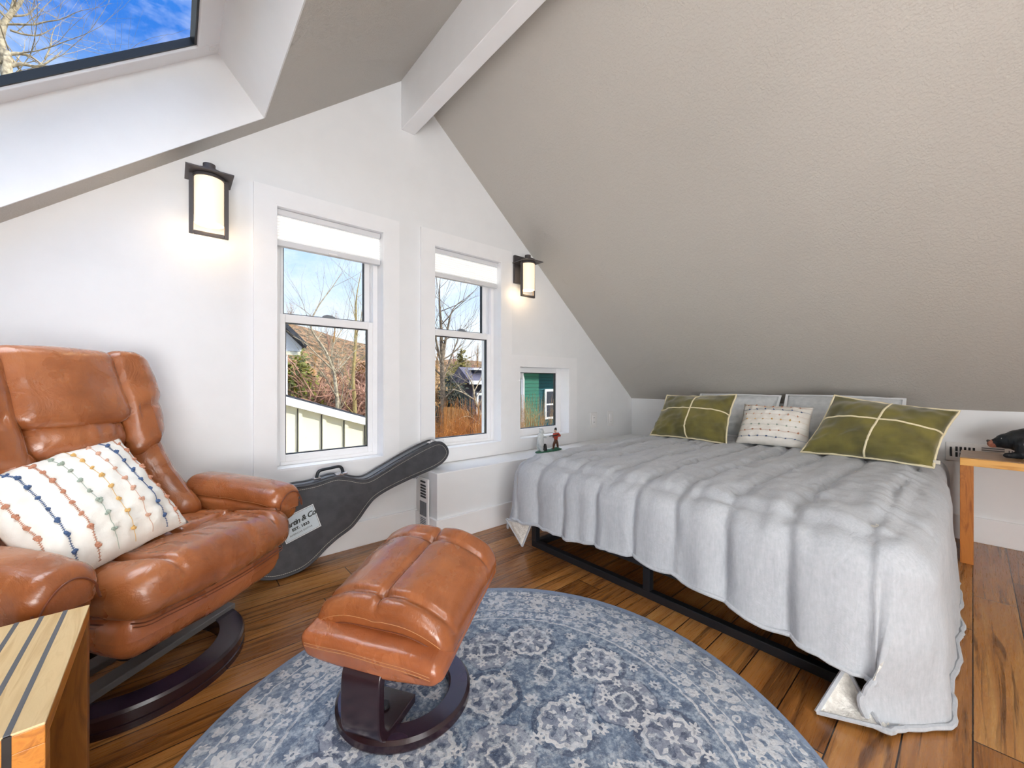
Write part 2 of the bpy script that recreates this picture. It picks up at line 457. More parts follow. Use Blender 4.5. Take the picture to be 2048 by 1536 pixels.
# gable wall: one slab with three window openings cut as rectangles between strips
OPEN = [(.414, 1.0135, .523, 1.952), (1.367, 1.969, .523, 1.952), (2.158, 2.774, .524, 1.134)]
b = MB()
def wallseg(x0, x1, zb0, zt_fn):
    n = max(1, int((x1-x0)/.1)); xs = sorted(set([x0, x1]+[x for x in (RX,) if x0 < x < x1]))
    for a_, c_ in zip(xs, xs[1:]):
        q = [(a_, zb0), (c_, zb0), (c_, zt_fn(c_)), (a_, zt_fn(a_))]
        b.prism(q, lambda p: (p[0], G, p[1]), lambda p: (p[0], G+.15, p[1]))
top = lambda x: min(zl(x), zr(x))+.02
xs = [XL-.05]
for o in OPEN: xs += [o[0], o[1]]
xs.append(K+.05)
for i in range(0, len(xs), 2): wallseg(xs[i], xs[i+1], -.02, top)
for o in OPEN:
    wallseg(o[0], o[1], -.02, lambda x, o=o: o[2]); wallseg(o[0], o[1], o[3], top)
struct(b.build('wall_back', white_wall, smooth=False), 'white gable wall with three windows', 'wall')
struct(MB().box(K, K+.12, YB, G, -.02, zr(K)+.02).build('wall_right', white_wall, smooth=False), 'low white knee wall behind the bed', 'wall')
struct(MB().box(XL-.12, XL, YB, G, -.02, zl(XL)+.02).build('wall_left', white_wall, smooth=False), 'low white knee wall beyond the armchair', 'wall')
b = MB(); b.prism([(XL, -.02), (K, -.02), (K, zr(K)), (RX, RZ), (XL, zl(XL))], lambda p: (p[0], YB-.1, p[1]), lambda p: (p[0], YB, p[1]))
struct(b.build('wall_front', white_wall, smooth=False), 'white end wall behind the viewer', 'wall')

# right slope
b = MB(); b.prism([(RX, RZ), (K+.12, zr(K+.12)), (K+.12, zr(K+.12)+.32), (RX, RZ+.32)], lambda p: (p[0], YB-.1, p[1]), lambda p: (p[0], G, p[1]))
struct(b.build('ceiling', greige, smooth=False), 'greige textured sloped ceiling above the bed', 'ceiling')
# left slope with the skylight opening
n_ = Vector((-SL, 0, 1)).normalized()              # outward normal of the left slope
SX0, SX1, SY0, SY1 = -.80, .348, 1.27, 2.306       # opening in the ceiling plane
def P(x, y, d=0.):                                 # point d metres out from the left slope
    return (x+n_[0]*d, y, zl(x)+n_[2]*d)
b = MB()
def strip(x0, x1, y0, y1, d0=0., d1=.3):
    v = [P(x, y, d) for x in (x0, x1) for y in (y0, y1) for d in (d0, d1)]
    b.add(v, [(0,1,3,2), (4,6,7,5), (0,4,5,1), (2,3,7,6), (0,2,6,4), (1,5,7,3)])
strip(XL-.15, SX0, YB, G); strip(SX1, RX+.05, YB, G); strip(SX0, SX1, YB, SY0); strip(SX0, SX1, SY1, G)
struct(b.build('ceiling', greige, smooth=False), 'greige textured sloped ceiling around the skylight', 'ceiling')
struct(MB().box(1.1335, 1.2275, YB, G-.001, 2.655, RZ-.02).build('trim_1', white_trim, smooth=False, bev=.003), 'white painted ridge beam', 'beam')

# skylight: white lined well, white frame, dark gasket, pane
sky = thing('window_4', 'skylight in a deep white well above the armchair', 'skylight', kind='structure')
D1 = .288
b = MB(); tk = .006
def slab(x0, x1, y0, y1, d0, d1):
    v = [P(x, y, d) for x in (x0, x1) for y in (y0, y1) for d in (d0, d1)]
    b.add(v, [(0,1,3,2), (4,6,7,5), (0,4,5,1), (2,3,7,6), (0,2,6,4), (1,5,7,3)])
slab(SX0, SX1, SY1-tk, SY1, -.001, D1); slab(SX0, SX1, SY0, SY0+tk, -.001, D1)
slab(SX1-tk, SX1, SY0, SY1, -.001, D1); slab(SX0, SX0+tk, SY0, SY1, -.001, D1)
b.build('well_lining', well_paint, sky, smooth=False)
def ringslab(w0, w1, d0, d1):
    for (a0, a1, c0, c1) in ((SX0+w0, SX1-w0, SY1-w1, SY1-w0), (SX0+w0, SX1-w0, SY0+w0, SY0+w1),
                             (SX1-w1, SX1-w0, SY0+w1, SY1-w1), (SX0+w0, SX0+w1, SY0+w1, SY1-w1)):
        slab(a0, a1, c0, c1, d0, d1)
b = MB(); ringslab(-.02, .08, D1, D1+.022); b.build('frame', vinyl, sky, smooth=False, bev=.004)
b = MB(); ringslab(.08, .088, D1+.01, D1+.026); b.build('gasket', gasket, sky, smooth=False)
b = MB(); ringslab(.05, .084, D1+.026, D1+.04); b.build('outer_gasket', gasket, sky, smooth=False)
b = MB(); slab(SX0+.08, SX1-.08, SY0+.08, SY1-.08, D1+.022, D1+.026); b.build('pane', glass, sky, smooth=False)
b = MB(); slab(SX1-.04, SX1-.02, SY1-.07, SY1-.045, D1-.006, D1); b.build('corner_bracket', plate_white, sky, smooth=False)

# ------------------------------------------------------------------ windows in the gable
def window(name, o, casing, label, hung, shade_z=None):
    x0, x1, z0, z1 = o
    w = thing(name, label, 'window', ((x0+x1)/2, G, z0), kind='structure')
    cx = (x0+x1)/2
    def q(mb, nm, mat, par=w, **k):
        mb.v = [(p[0]-cx, p[1]-G, p[2]-z0) for p in mb.v]; return mb.build(nm, mat, par, smooth=False, **k)
    cl, cr, ct, cb = casing
    b = MB(); t = .02
    b.box(cl, x0, G-t, G, cb, ct); b.box(x1, cr, G-t, G, cb, ct); b.box(x0, x1, G-t, G, z1, ct); b.box(x0, x1, G-t, G, cb, z0)
    q(b, 'casing', white_trim)
    b = MB(); e = .008
    yj = G+.19 if hung else G+.118; yf = G-t+.0015
    b.box(x0, x0+e, yf, yj, z0, z1); b.box(x1-e, x1, yf, yj, z0, z1); b.box(x0+e, x1-e, yf, yj, z1-e, z1); b.box(x0+e, x1-e, yf, yj, z0, z0+e)
    q(b, 'jamb', white_trim)
    def sash(nm, ax0, ax1, az0, az1, gx0, gx1, gz0, gz1, yy, th=.035):
        b = MB()
        b.box(ax0, gx0, yy-th/2, yy+th/2, az0, az1); b.box(gx1, ax1, yy-th/2, yy+th/2, az0, az1)
        b.box(gx0, gx1, yy-th/2, yy+th/2, gz1, az1); b.box(gx0, gx1, yy-th/2, yy+th/2, az0, gz0)
        s = q(b, nm, vinyl, bev=.003)
        b = MB(); g = .005
        b.box(gx0, gx0+g, yy-.006, yy+th/2, gz0, gz1); b.box(gx1-g, gx1, yy-.006, yy+th/2, gz0, gz1)
        b.box(gx0, gx1, yy-.006, yy+th/2, gz1-g, gz1); b.box(gx0, gx1, yy-.006, yy+th/2, gz0, gz0+g)
        q(b, 'glazing_bead', gasket, s)
        b = MB().box(gx0, gx1, yy+.004, yy+.008, gz0, gz1); q(b, 'pane', glass, s)
        return s
    if hung:
        mid = 1.365
        # outer frame with tracks
        b = MB(); f = .03
        b.box(x0+e, x0+e+f, G+.075, G+.2, z0+e, z1-e); b.box(x1-e-f, x1-e, G+.075, G+.2, z0+e, z1-e)
        b.box(x0+e+f, x1-e-f, G+.075, G+.2, z1-e-f, z1-e); b.box(x0+e+f, x1-e-f, G+.075, G+.2, z0+e, z0+e+.02)
        q(b, 'frame', vinyl, bev=.003)
        b = MB(); b.box(x1-e-f-.006, x1-e-f, G+.1, G+.106, z0+.05, z1-.04); b.box(x0+e+f, x0+e+f+.006, G+.1, G+.106, z0+.05, z1-.04)
        q(b, 'track', shade_rail)
        i0, i1 = x0+e+.022, x1-e-.022
        ls = sash('lower_sash', i0, i1, z0+e+.012, mid+.018, x0+.066, x1-.066, .588, 1.337, G+.1)
        us = sash('upper_sash', i0, i1, mid-.02, z1-e-.02, x0+.066, x1-.066, 1.393, z1-.06, G+.16)
        b = MB(); pr = [(-.04, 0), (.04, 0), (.032, .012), (.01, .02), (-.012, .022), (-.03, .016)]
        b.prism([(cx+p[0], mid+.017+p[1]) for p in pr], lambda p: (p[0], G+.086, p[1]), lambda p: (p[0], G+.112, p[1]))
        q(b, 'sash_lock', grey_slot, ls)
        b = MB().box(cx-.17, cx+.2, G+.076, G+.084, .569, .577); q(b, 'lift_rail', vinyl, ls)
    else:
        sash('sash', x0+e, x1-e, z0+e, z1-e, x0+.068, x1-.068, .596, 1.082, G+.1)
        b = MB(); b.box(x0+.02, x1-.02, G+.122, G+.17, z0+.012, z0+.06); q(b, 'frame', vinyl)
    if shade_z:
        # honeycomb shade pulled part way down: head rail, pleated fabric, bottom rail
        sh = thing('cellular_shade', None, None, (0, .035, 0)); sh.parent = w
        b = MB().box(x0+.012, x1-.012, G-.02, G+.022, z1-.04, z1-.009); q(b, 'head_rail', shade_rail, sh, bev=.004)
        n = 9; zt, zb = z1-.04, shade_z+.03; Gd = []
        for i in range(2*n+1):
            z = zt+(zb-zt)*i/(2*n); y = G-.014 if i % 2 else G-.002
            Gd.append([(x0+.014, y, z), (x1-.014, y, z)])
        b = MB().grid(Gd)
        Gd2 = [[(p[0], 2*(G+.008)-p[1], p[2]) for p in r] for r in Gd]; b.grid(Gd2)
        q(b, 'pleated_fabric', shade_fabric, sh)
        b = MB().box(x0+.012, x1-.012, G-.016, G+.02, shade_z, shade_z+.032); q(b, 'bottom_rail', shade_rail, sh, bev=.004)
        b = MB().box(cx-.025, cx+.025, G-.022, G-.014, shade_z+.002, shade_z+.012, bev=.003); q(b, 'pull_tab', plate_white, sh)
        sh.name = 'cellular_shade'
    return w
window('window_1', OPEN[0], (.315, 1.112, 2.04, .43), 'tall double-hung window with half-lowered pleated shade, nearest the armchair', True, 1.745)
window('window_2', OPEN[1], (1.268, 2.072, 2.05, .432), 'tall double-hung window between the other two, standing on the ledge', True, 1.745)
window('window_3', OPEN[2], (2.072, 2.877, 1.222, .432), 'small low square window beside the bed', False)

# baseboards, boxed ledge under windows two and three
struct(MB().box(XL, 1.241, G-.018, G, 0, .15).build('baseboard_back', white_trim, smooth=False, bev=.003), 'tall white baseboard under the first window', 'baseboard')
struct(MB().box(K-.018, K, YB, 2.14, 0, .155).build('baseboard_right', white_trim, smooth=False, bev=.003), 'tall white baseboard along the knee wall', 'baseboard')
struct(MB().box(XL, XL+.018, YB, G-.02, 0, .15).build('baseboard_left', white_trim, smooth=False, bev=.003), 'tall white baseboard beyond the armchair', 'baseboard')
lg = struct(MB().box(1.241, K, 2.16, G, 0, .43).build('trim_2', white_wall, smooth=False, bev=.004), 'white boxed ledge under the windows', 'ledge')
MB().box(1.2405, K, 2.142, 2.1605, 0, .145).build('baseboard', white_trim, lg, smooth=False, bev=.003)
MB().box(1.226, 1.2415, 2.142, G-.019, 0, .145).build('end_baseboard', white_trim, lg, smooth=False, bev=.003)

# in-wall vent units (same device upright on the ledge end and lying on the knee wall)
def vent(label, M4):
    r = thing('wall_vent', label, 'vent'); r.matrix_world = M4
    MB().box(-.17, .17, 0, .012, -.06, .06, bev=.004).build('cover_plate', plate_white, r)
    b = MB()
    for i in range(5):
        for j in range(2): b.box(-.128+i*.018, -.118+i*.018, -.003, .006, -.032+j*.036, -.002+j*.036)
    b.build('round_slots', dark_slot, r, smooth=False)
    b = MB()
    for j in range(7): b.box(-.02, .07, -.003, .006, -.04+j*.0125, -.0335+j*.0125)
    b.build('long_slots', grey_slot, r, smooth=False)
    b = MB()
    for j in range(6): b.box(.085+j*.011, .0895+j*.011, -.003, .006, -.034, .034)
    b.build('short_slots', grey_slot, r, smooth=False)
    MB().box(-.152, -.142, -.006, .002, -.03, .03, bev=.003).build('switch', dark_slot, r)
    return r
# on the knee wall: long axis along -y, front towards -x
Mk = Matrix(((0,1,0,K-.012), (-1,0,0,-.055), (0,0,1,.553), (0,0,0,1)))
# on the ledge end: long axis vertical, front towards -x
Ml = Matrix(((0,1,0,1.2145), (0,0,-1,2.291), (-1,0,0,.215), (0,0,0,1)))
vent('white vent plate with dark upright slots low on the wall behind the side table', Mk)
vent('narrow upright white vent with grey louvres on the end of the ledge', Ml)

# ------------------------------------------------------------------ wall lamps and switch plates
def sconce(x, label):
    r = thing('wall_lamp', label, 'lamp', (x, G, 1.68), group=None)
    yc = -.118
    MB().box(-.055, .055, -.022, 0, .125, .352, bev=.003).build('backplate', lamp_metal, r)
    b = MB(); w, h, t = .074, .275, .017
    b.box(-w, -w+t, yc-.008, yc+.008, 0, h); b.box(w-t, w, yc-.008, yc+.008, 0, h); b.box(-w+t, w-t, yc-.008, yc+.008, 0, t)
    b.build('frame', lamp_metal, r, smooth=False, bev=.002)
    MB().box(-.088, .088, yc-.088, yc+.088, h, h+.006).build('canopy_plate', lamp_metal, r, smooth=False, bev=.001)
    MB().box(-.02, .02, yc, -.02, h+.006, h+.03).build('arm', lamp_metal, r, smooth=False, bev=.002)
    c = MB().lathe([(.0, h+.006), (.055, h+.006), (.055, h+.026), (.024, h+.03), (.024, h+.06), (0, h+.06)], 28, (0, yc, 0)).build('cap', lamp_metal, r)
    s = MB().lathe([(.056, .055), (.056, h-.014), (.05, h-.012), (.05, .055)], 36, (0, yc, 0), closed=True).build('glass_shade', lamp_glass, r)
    MB().lathe([(0, .064), (.05, .062)], 28, (0, yc, 0)).build('diffuser', lamp_glow, s)
    MB().lathe([(.062, h-.014), (.062, h-.002), (.04, h-.002), (.04, h-.014)], 28, (0, yc, 0), closed=True).build('shade_holder', lamp_metal, r)
    ld = bpy.data.lights.new('lamp_bulb', 'POINT'); ld.energy = .9; ld.color = (1,.72,.42); ld.shadow_soft_size = .03
    lo = bpy.data.objects.new('lamp_bulb', ld); COL.objects.link(lo); lo.parent = r; lo.location = (0, yc, .03)
    return r
sconce(.127, 'lit lantern wall lamp with opal cylinder, above the armchair left of the tall windows')
sconce(2.157, 'lit lantern wall lamp with opal cylinder, beside the sloped ceiling above the small window')

def plate(x, z, label, dim):
    r = thing('switch_plate', label, 'wall plate', (x, G, z))
    MB().box(-.052, .052, -.007, 0, -.075, .075, bev=.003).build('cover', plate_white, r)
    MB().box(-.022, .022, -.011, -.005, -.045, .045, bev=.003).build('rocker' if dim else 'receptacle', vinyl, r)
    if not dim:
        b = MB()
        for zz in (-.022, .022):
            b = MB(); b.box(-.009, -.006, -.0118, -.01, zz-.006, zz+.006); b.box(.006, .009, -.0118, -.01, zz-.005, zz+.005); b.box(-.0085, .0085, -.0116, -.01, zz-.0005, zz+.0005)
            b.build('socket_slots', grey_slot, r, smooth=False)
    else:
        MB().box(-.004, .004, -.0128, -.01, -.036, -.033).build('indicator', grey_slot, r, smooth=False)
plate(3.148, .626, 'white wall outlet plate, the one nearer the small window', False)
plate(3.425, .625, 'white rocker switch plate, the one nearer the corner', True)

# ------------------------------------------------------------------ rug
RUGR, RUGC = .846, (.668, .823)
rm = rug_mat(RUGR)
rug = MB().lathe([(0, .011), (RUGR-.012, .011), (RUGR-.003, .009), (RUGR, .004), (RUGR-.002, 0), (0, 0)], 160).build('round_rug', rm, loc=(*RUGC, 0))
prop(rug, 'round blue grey rug with worn floral medallions on the plank floor', 'rug')

# ------------------------------------------------------------------ guitar case leaning behind the armchair
gc = thing('guitar_case', 'black hard guitar case standing on its side between armchair and ledge', 'guitar case', (.8, 2.3, 0))
ctrl = [(.468,.461), (.56,.464), (.645,.48), (.69,.483), (.751,.467), (.815,.445), (.865,.445), (.95,.481), (1.087,.541), (1.234,.596), (1.317,.612), (1.37,.583), (1.392,.53), (1.361,.479), (1.286,.441), (1.135,.402), (.995,.362), (.899,.322), (.849,.275), (.808,.225), (.759,.178), (.683,.137), (.631,.102), (.581,.06), (.526,.026), (.459,.01), (.376,.012), (.3,.045), (.25,.12), (.235,.22), (.25,.32), (.3,.4), (.38,.447)]
cur = [(p.x, p.y) for p in catmull([(a, c, 0) for a, c in ctrl], 5, True)]
def offs(C, d):
    n = len(C); out = []
    for i in range(n):
        a, c = Vector(C[(i-1) % n]), Vector(C[(i+1) % n]); t = (c-a).normalized(); nn = Vector((t.y, -t.x))
        out.append((C[i][0]-nn.x*d*-1, C[i][1]-nn.y*d*-1))
    return out
if sum(cur[i-1][0]*cur[i][1]-cur[i][0]*cur[i-1][1] for i in range(len(cur))) > 0: sgn = -1
else: sgn = 1
def gl(p, y): return (p[0]-.8, y-2.3, p[1])
inn = offs(cur, .008*sgn); inn2 = offs(cur, .02*sgn)
b = MB(); b.prism(inn, lambda p: gl(p, 2.268), lambda p: gl(p, 2.38)); b.build('shell', case_side, gc, angle=50)
b = MB(); b.tube([gl(p, 2.272) for p in offs(cur, .006*sgn)], .007, 8, closed=True); b.build('front_binding', case_vinyl, gc)
b = MB(); b.tube([gl(p, 2.376) for p in offs(cur, .006*sgn)], .007, 8, closed=True); b.build('back_binding', case_vinyl, gc)
b = MB(); b.tube([gl(p, 2.31) for p in offs(cur, .007*sgn)], .0045, 6, closed=True); b.build('valance', case_vinyl, gc)
b = MB(); b.prism(offs(cur, .012*sgn), lambda p: gl(p, 2.2655), lambda p: gl(p, 2.29)); face = b.build('front_panel', case_vinyl, gc, angle=50)
st = offs(cur, .021*sgn); b = MB()
fine = [(p.x, p.y) for p in catmull([(a, c, 0) for a, c in st], 3, True)]
pts_ = [Vector((p[0], p[1])) for p in fine]+[Vector((fine[0][0], fine[0][1]))]
acc = [0.]
for p_, n2 in zip(pts_, pts_[1:]): acc.append(acc[-1]+(n2-p_).length)
def alen(d):
    i = int(np.searchsorted(acc, d))-1; i = max(0, min(len(pts_)-2, i)); return pts_[i].lerp(pts_[i+1], (d-acc[i])/max(1e-9, acc[i+1]-acc[i]))
d_ = 0.
while d_ < acc[-1]-.006:
    b.tube([gl(alen(d_), 2.2648), gl(alen(d_+.006), 2.2648)], .0012, 4); d_ += .0092
b.build('edge_stitching', stitch_white, face, smooth=False)['kind'] = 'stuff'
# handle, latches
hp = catmull([gl(p, 2.325) for p in ((.592,.478), (.598,.505), (.615,.517), (.66,.521), (.705,.524), (.722,.514), (.73,.488))], 6)
b = MB(); b.tube(hp, .0085, 10); b.build('handle', gasket, gc)
for px, pz in ((.592,.474), (.732,.482)): MB().box(px-.818, px-.782, .005, .045, pz-.004, pz+.008).build('handle_mount', chrome, gc, smooth=False, bev=.002)
def latch(x, z, a):
    Mx = Matrix.Translation((x-.8, 2.29-2.3, z)) @ Matrix.Rotation(a, 4, 'Y')
    b = MB(); b.box(-.02, .02, -.012, .03, -.003, .007, Mx); b.box(-.007, .007, -.016, .012, .004, .012, Mx)
    b.build('latch', chrome, gc, smooth=False, bev=.0015)
latch(1.275, .606, radians(-19)); latch(.70, .484, radians(2)); latch(.565, .024+.035, radians(205))
latch(1.16, .405, radians(160))
# pale badge with lettering
a = radians(18); O = Vector((.4965, 2.2648, .2675)); ux = Vector((cos(a), 0, sin(a))); uz = Vector((-sin(a), 0, cos(a)))
def bq(u, v, y=0.): q = O+ux*u+uz*v; return (q.x-.8, q.y-2.3-y, q.z)
def bplate(w, h, y0, y1, nm, mt, par):
    b = MB(); b.prism([(-w, -h), (w, -h), (w, h), (-w, h)], lambda p: bq(*p, y0), lambda p: bq(*p, y1)); return b.build(nm, mt, par, smooth=False)
badge = bplate(.087, .066, 0., .0012, 'badge', tag_edge, gc); badge['label'] = 'pale badge with dark lettering'
bplate(.0825, .0615, .0012, .0015, 'badge_field', ink, badge); bplate(.0812, .0602, .0014, .0017, 'badge_field', tag_paper, badge)
def text(s, size, u, v, shear=0., bold=0., nm='lettering', spacing=1., rot=0.):
    cu = bpy.data.curves.new(nm, 'FONT'); cu.body = s; cu.size = size; cu.align_x = 'CENTER'; cu.shear = shear; cu.offset = bold; cu.extrude = .0002
    cu.space_character = spacing; cu.materials.append(ink)
    o = bpy.data.objects.new(nm, cu); COL.objects.link(o)
    q = bq(u, v, .0022)
    mw = Matrix.Translation(q) @ Matrix.Rotation(-a-rot, 4, 'Y') @ Matrix.Rotation(pi/2, 4, 'X')
    me = bpy.data.meshes.new_from_object(o.evaluated_get(bpy.context.evaluated_depsgraph_get())); me.name = nm
    bpy.data.objects.remove(o); o = bpy.data.objects.new(nm, me); COL.objects.link(o); o.parent = badge; o.matrix_local = mw
text('Martin & Co.', .037, .004, .008, .35, .0011, spacing=.9, rot=radians(3))
text('EST. 1833', .019, .0, -.0205, 0, .001, spacing=1.1)
text('AMERICAS GUITAR', .0125, -.006, -.043, 0, .0, spacing=1.05)

# ------------------------------------------------------------------ bed
BX0, BX1, BYL, BYR = 1.66, 3.72, 1.753, .215       # steel base footprint
bed = thing('bed', 'low bed with black steel base against the knee wall', 'bed', ((BX0+BX1)/2, (BYL+BYR)/2, 0))
bc = ((BX0+BX1)/2, (BYL+BYR)/2)
def bl(mb): mb.v = [(p[0]-bc[0], p[1]-bc[1], p[2]) for p in mb.v]; return mb
t = .036
for (x0, x1, y0, y1) in ((BX0, BX0+t, BYR, BYL), (BX1-t, BX1, BYR, BYL), (BX0+t, BX1-t, BYL-t, BYL), (BX0+t, BX1-t, BYR, BYR+t)):
    bl(MB().box(x0, x1, y0, y1, 0, t)).build('bottom_rail', steel_black, bed, smooth=False, bev=.003)
    bl(MB().box(x0, x1, y0, y1, .138, .138+t)).build('top_rail', steel_black, bed, smooth=False, bev=.003)
for x in (BX0, (BX0+BX1-t)/2, BX1-t):
    for y in (BYR, (BYL+BYR-t)/2, BYL-t):
        bl(MB().box(x, x+t, y, y+t, t, .138)).build('leg', steel_black, bed, smooth=False, bev=.003)
bl(MB().box(BX0+t, BX1-t, .984-.018, .984+.018, .138, .174)).build('centre_rail', steel_black, bed, smooth=False)
b = MB()
for i in range(12): b.box(BX0+.1+i*.16, BX0+.13+i*.16, BYR+t, BYL-t, .16, .174)
bl(b).build('slats', steel_black, bed, smooth=False)
v, f = rbox(BX1-BX0-.04, BYL-BYR-.02, .325, .07, 6, 5)
MB().add([(p[0], p[1], p[2]+.338) for p in v], f).build('mattress', cotton, bed)

# comforter: one quilted sheet mapped over the mattress with hanging sides and corners
FX, YL, YR, ZT = 1.682, 1.765, .182, .536
HF, HL, HR = .39, .44, .585
HEADX = 3.64
def fold(s, k=1.): return .5*NO(Vector((s*7.*k, 3.1, .4)))+.35*NO(Vector((s*15*k, 8.2, 1.7)))
SEAMS = [YR+.02+.2*i for i in range(-3, 12)]
def quilt(y):
    d = min(abs(y-s) for s in SEAMS); return d
def drape(p, q, lift=0.):
    """p: distance from the foot edge towards the head, q: distance from the right edge (y) - sheet coordinates"""
    W = YL-YR
    dx = max(0., -p); dr = max(0., -q); dl = max(0., q-W)
    bx = FX+max(0., p); by = YR+min(max(q, 0.), W)
    R = .108
    wob = .022*NO(Vector((p*2.2, q*1.3, 6.)))+.008*NO(Vector((p*9, q*3, 7.)))
    qy = (by if (dr == 0 and dl == 0) else YR-dr+dl+(W if dl else 0))+wob
    d = quilt(qy)
    puff = .032*(1-exp(-(d/.019)**1.15))
    wr = .009*NO(Vector((p*3.2, q*13, 2.)))+.006*NO(Vector((p*7, q*26, 5.)))
    wr += .013*NO(Vector((p*17, q*5, 3.)))*exp(-(d/.06)**2)+.004*NO(Vector((p*11, q*19, 3.5)))+.007*NO(Vector((p*34, q*9, 8.)))*exp(-(d/.04)**2)
    # cross wrinkles close to the foot bend
    wr += .008*NO(Vector((p*5+q*3, q*16, 9.)))*exp(-((p-.15)/.4)**2)
    side = hypot(dx, max(dr, dl))
    if side < 1e-9:
        edge = min(p, q, W-q)
        z = ZT+puff*.9+wr*1.2+lift-.012*exp(-max(edge, 0)/.05)
        return Vector((bx, by, z))
    oy = -dr+dl
    phi = atan2(abs(oy), dx)
    nx, ny = -dx/side, oy/side
    corner = 1.-abs(phi/(pi/4)-1.) if (dx > 0 and oy != 0) else 0.
    flare = .05+.10*corner
    side0 = side
    if corner: side *= 1-.19*corner**1.3
    # arc then straight
    arc = R*pi/2
    if side < arc: h = R*sin(side/R); dz = R*(1-cos(side/R))
    else: L = side-arc; h = R+L*sin(flare); dz = R+L*cos(flare)
    s_ = (by if dr == 0 and dl == 0 else bx+3.)+phi*.18*(1 if dr else -1)
    k = min(1., side/.35)
    k = k**1.5; fo = fold(s_)*.034*k+fold(s_, 2.1)*.009*k
    pq = .024*(1-exp(-(d/.022)**1.2)) if (dr == 0 and dl == 0) else .012*(1-exp(-((abs((bx % .3)-.15))/.03)**1.3))
    h += .006*NO(Vector((by*22, z_(side)*6, 2.)))*exp(-(d/.06)**2)+.010*NO(Vector((by*4+bx*3, side*5, 6.)))*k
    if dr > 0: h *= 1-.3*min(1., max(0., (bx-2.8)/.5))
    h += fo*(1 if dr == 0 else .55)+pq+.006*NO(Vector((s_*9, side*7, 1)))
    z = ZT-.012-dz+lift+wr
    floor = .014+.006*NO(Vector((s_*9, side*9, 4.)))
    if z < floor:
        ex = floor-z; h += ex*.45; z = floor+.012*sin(min(ex*14, pi))
    if corner and dr > 0:
        kk_ = corner*min(1., side/.5)**2
        return Vector((bx+nx*h-.05*kk_, by+ny*h+.15*kk_, z))
    return Vector((bx+nx*h, by+ny*h, z))
def z_(v): return v
def hemF(q):   # how far the foot side hangs, varies along the edge
    W = YL-YR; u = q/W
    return .366+.042*max(0, (u-.5)/.5)+.095*max(0, (.5-u)/.5)**1.2+.006*NO(Vector((u*9, 1, 1)))
NP, NQ = 175, 200
W = YL-YR
com = thing('comforter', 'pale grey channel-quilted comforter spread over the bed', 'comforter', (2.5, 1., ZT))
GP = []
for i in range(NP+1):
    row = []
    for j in range(NQ+1):
        q = -HR+(W+HR+HL)*j/NQ
        p = -hemF(min(max(q, 0), W))+(HEADX-FX+hemF(min(max(q, 0), W)))*i/NP
        row.append(drape(p, q))
    GP.append(row)
cc = Vector((2.5, 1., ZT))
b = MB().grid([[p-cc for p in r] for r in GP])
top_o = b.build('quilted_cover', linen_m, com, sub=1)
# lining a little inside the cover
nu, nv = len(GP), len(GP[0]); LI = []
for i in range(0, nu, 3):
    row = []
    for j in range(0, nv, 2):
        a_ = GP[min(i+1, nu-1)][j]-GP[max(i-1, 0)][j]; c_ = GP[i][min(j+1, nv-1)]-GP[i][max(j-1, 0)]
        n = a_.cross(c_); n = n.normalized() if n.length > 1e-9 else Vector((0,0,1))
        qq = -HR+(W+HR+HL)*j/NQ; cr_ = 1. if (i < 45 and (qq < .02 or qq > W-.02)) else 0.
        row.append(GP[i][j]-n*(.014 if not cr_ else .003)-cc)
    LI.append(row)
MB().grid(LI).build('sherpa_lining', sherpa, com)['label'] = 'cream fleece lining'
hem = [GP[0][j] for j in range(nv)]
left = [GP[i][nv-1] for i in range(nu)]; right = [GP[i][0] for i in range(nu)]
b = MB(); b.tube([p-cc for p in right[::-1][::2]]+[p-cc for p in hem[1::2]]+[p-cc for p in left[1::2]], .0085, 7); b.build('hem_piping', linen_m, com)
# corners of the sheet turned back so the fleece shows
def flap(A_, B_, C_, bulge):
    A_, B_, C_, = Vector(A_), Vector(B_), Vector(C_); n = 14; G_ = []
    nn = (B_-A_).cross(C_-A_).normalized()
    for i in range(n+1):
        u_ = i/n; P0 = A_.lerp(B_, u_); P1 = A_.lerp(C_, u_)
        G_.append([P0.lerp(P1, j/n)+nn*bulge*sin(pi*j/n)*u_+nn*.004*NO(Vector((i*.4, j*.4, 2)))-cc for j in range(n+1)])
    o = MB().grid(G_).build('turned_back_corner', sherpa, com); o['label'] = 'cream fleece underside of a turned back corner'
    MB().tube([A_+nn*.002-cc]+[p for p in G_[-1]]+[A_+nn*.002-cc], .006, 6).build('corner_piping', linen_m, com)
flap((1.462, .305, .012), (1.575, .255, .125), (1.50, .165, .035), .03)
flap((1.575, 1.745, .022), (1.545, 1.86, .165), (1.60, 1.69, .17), -.02)

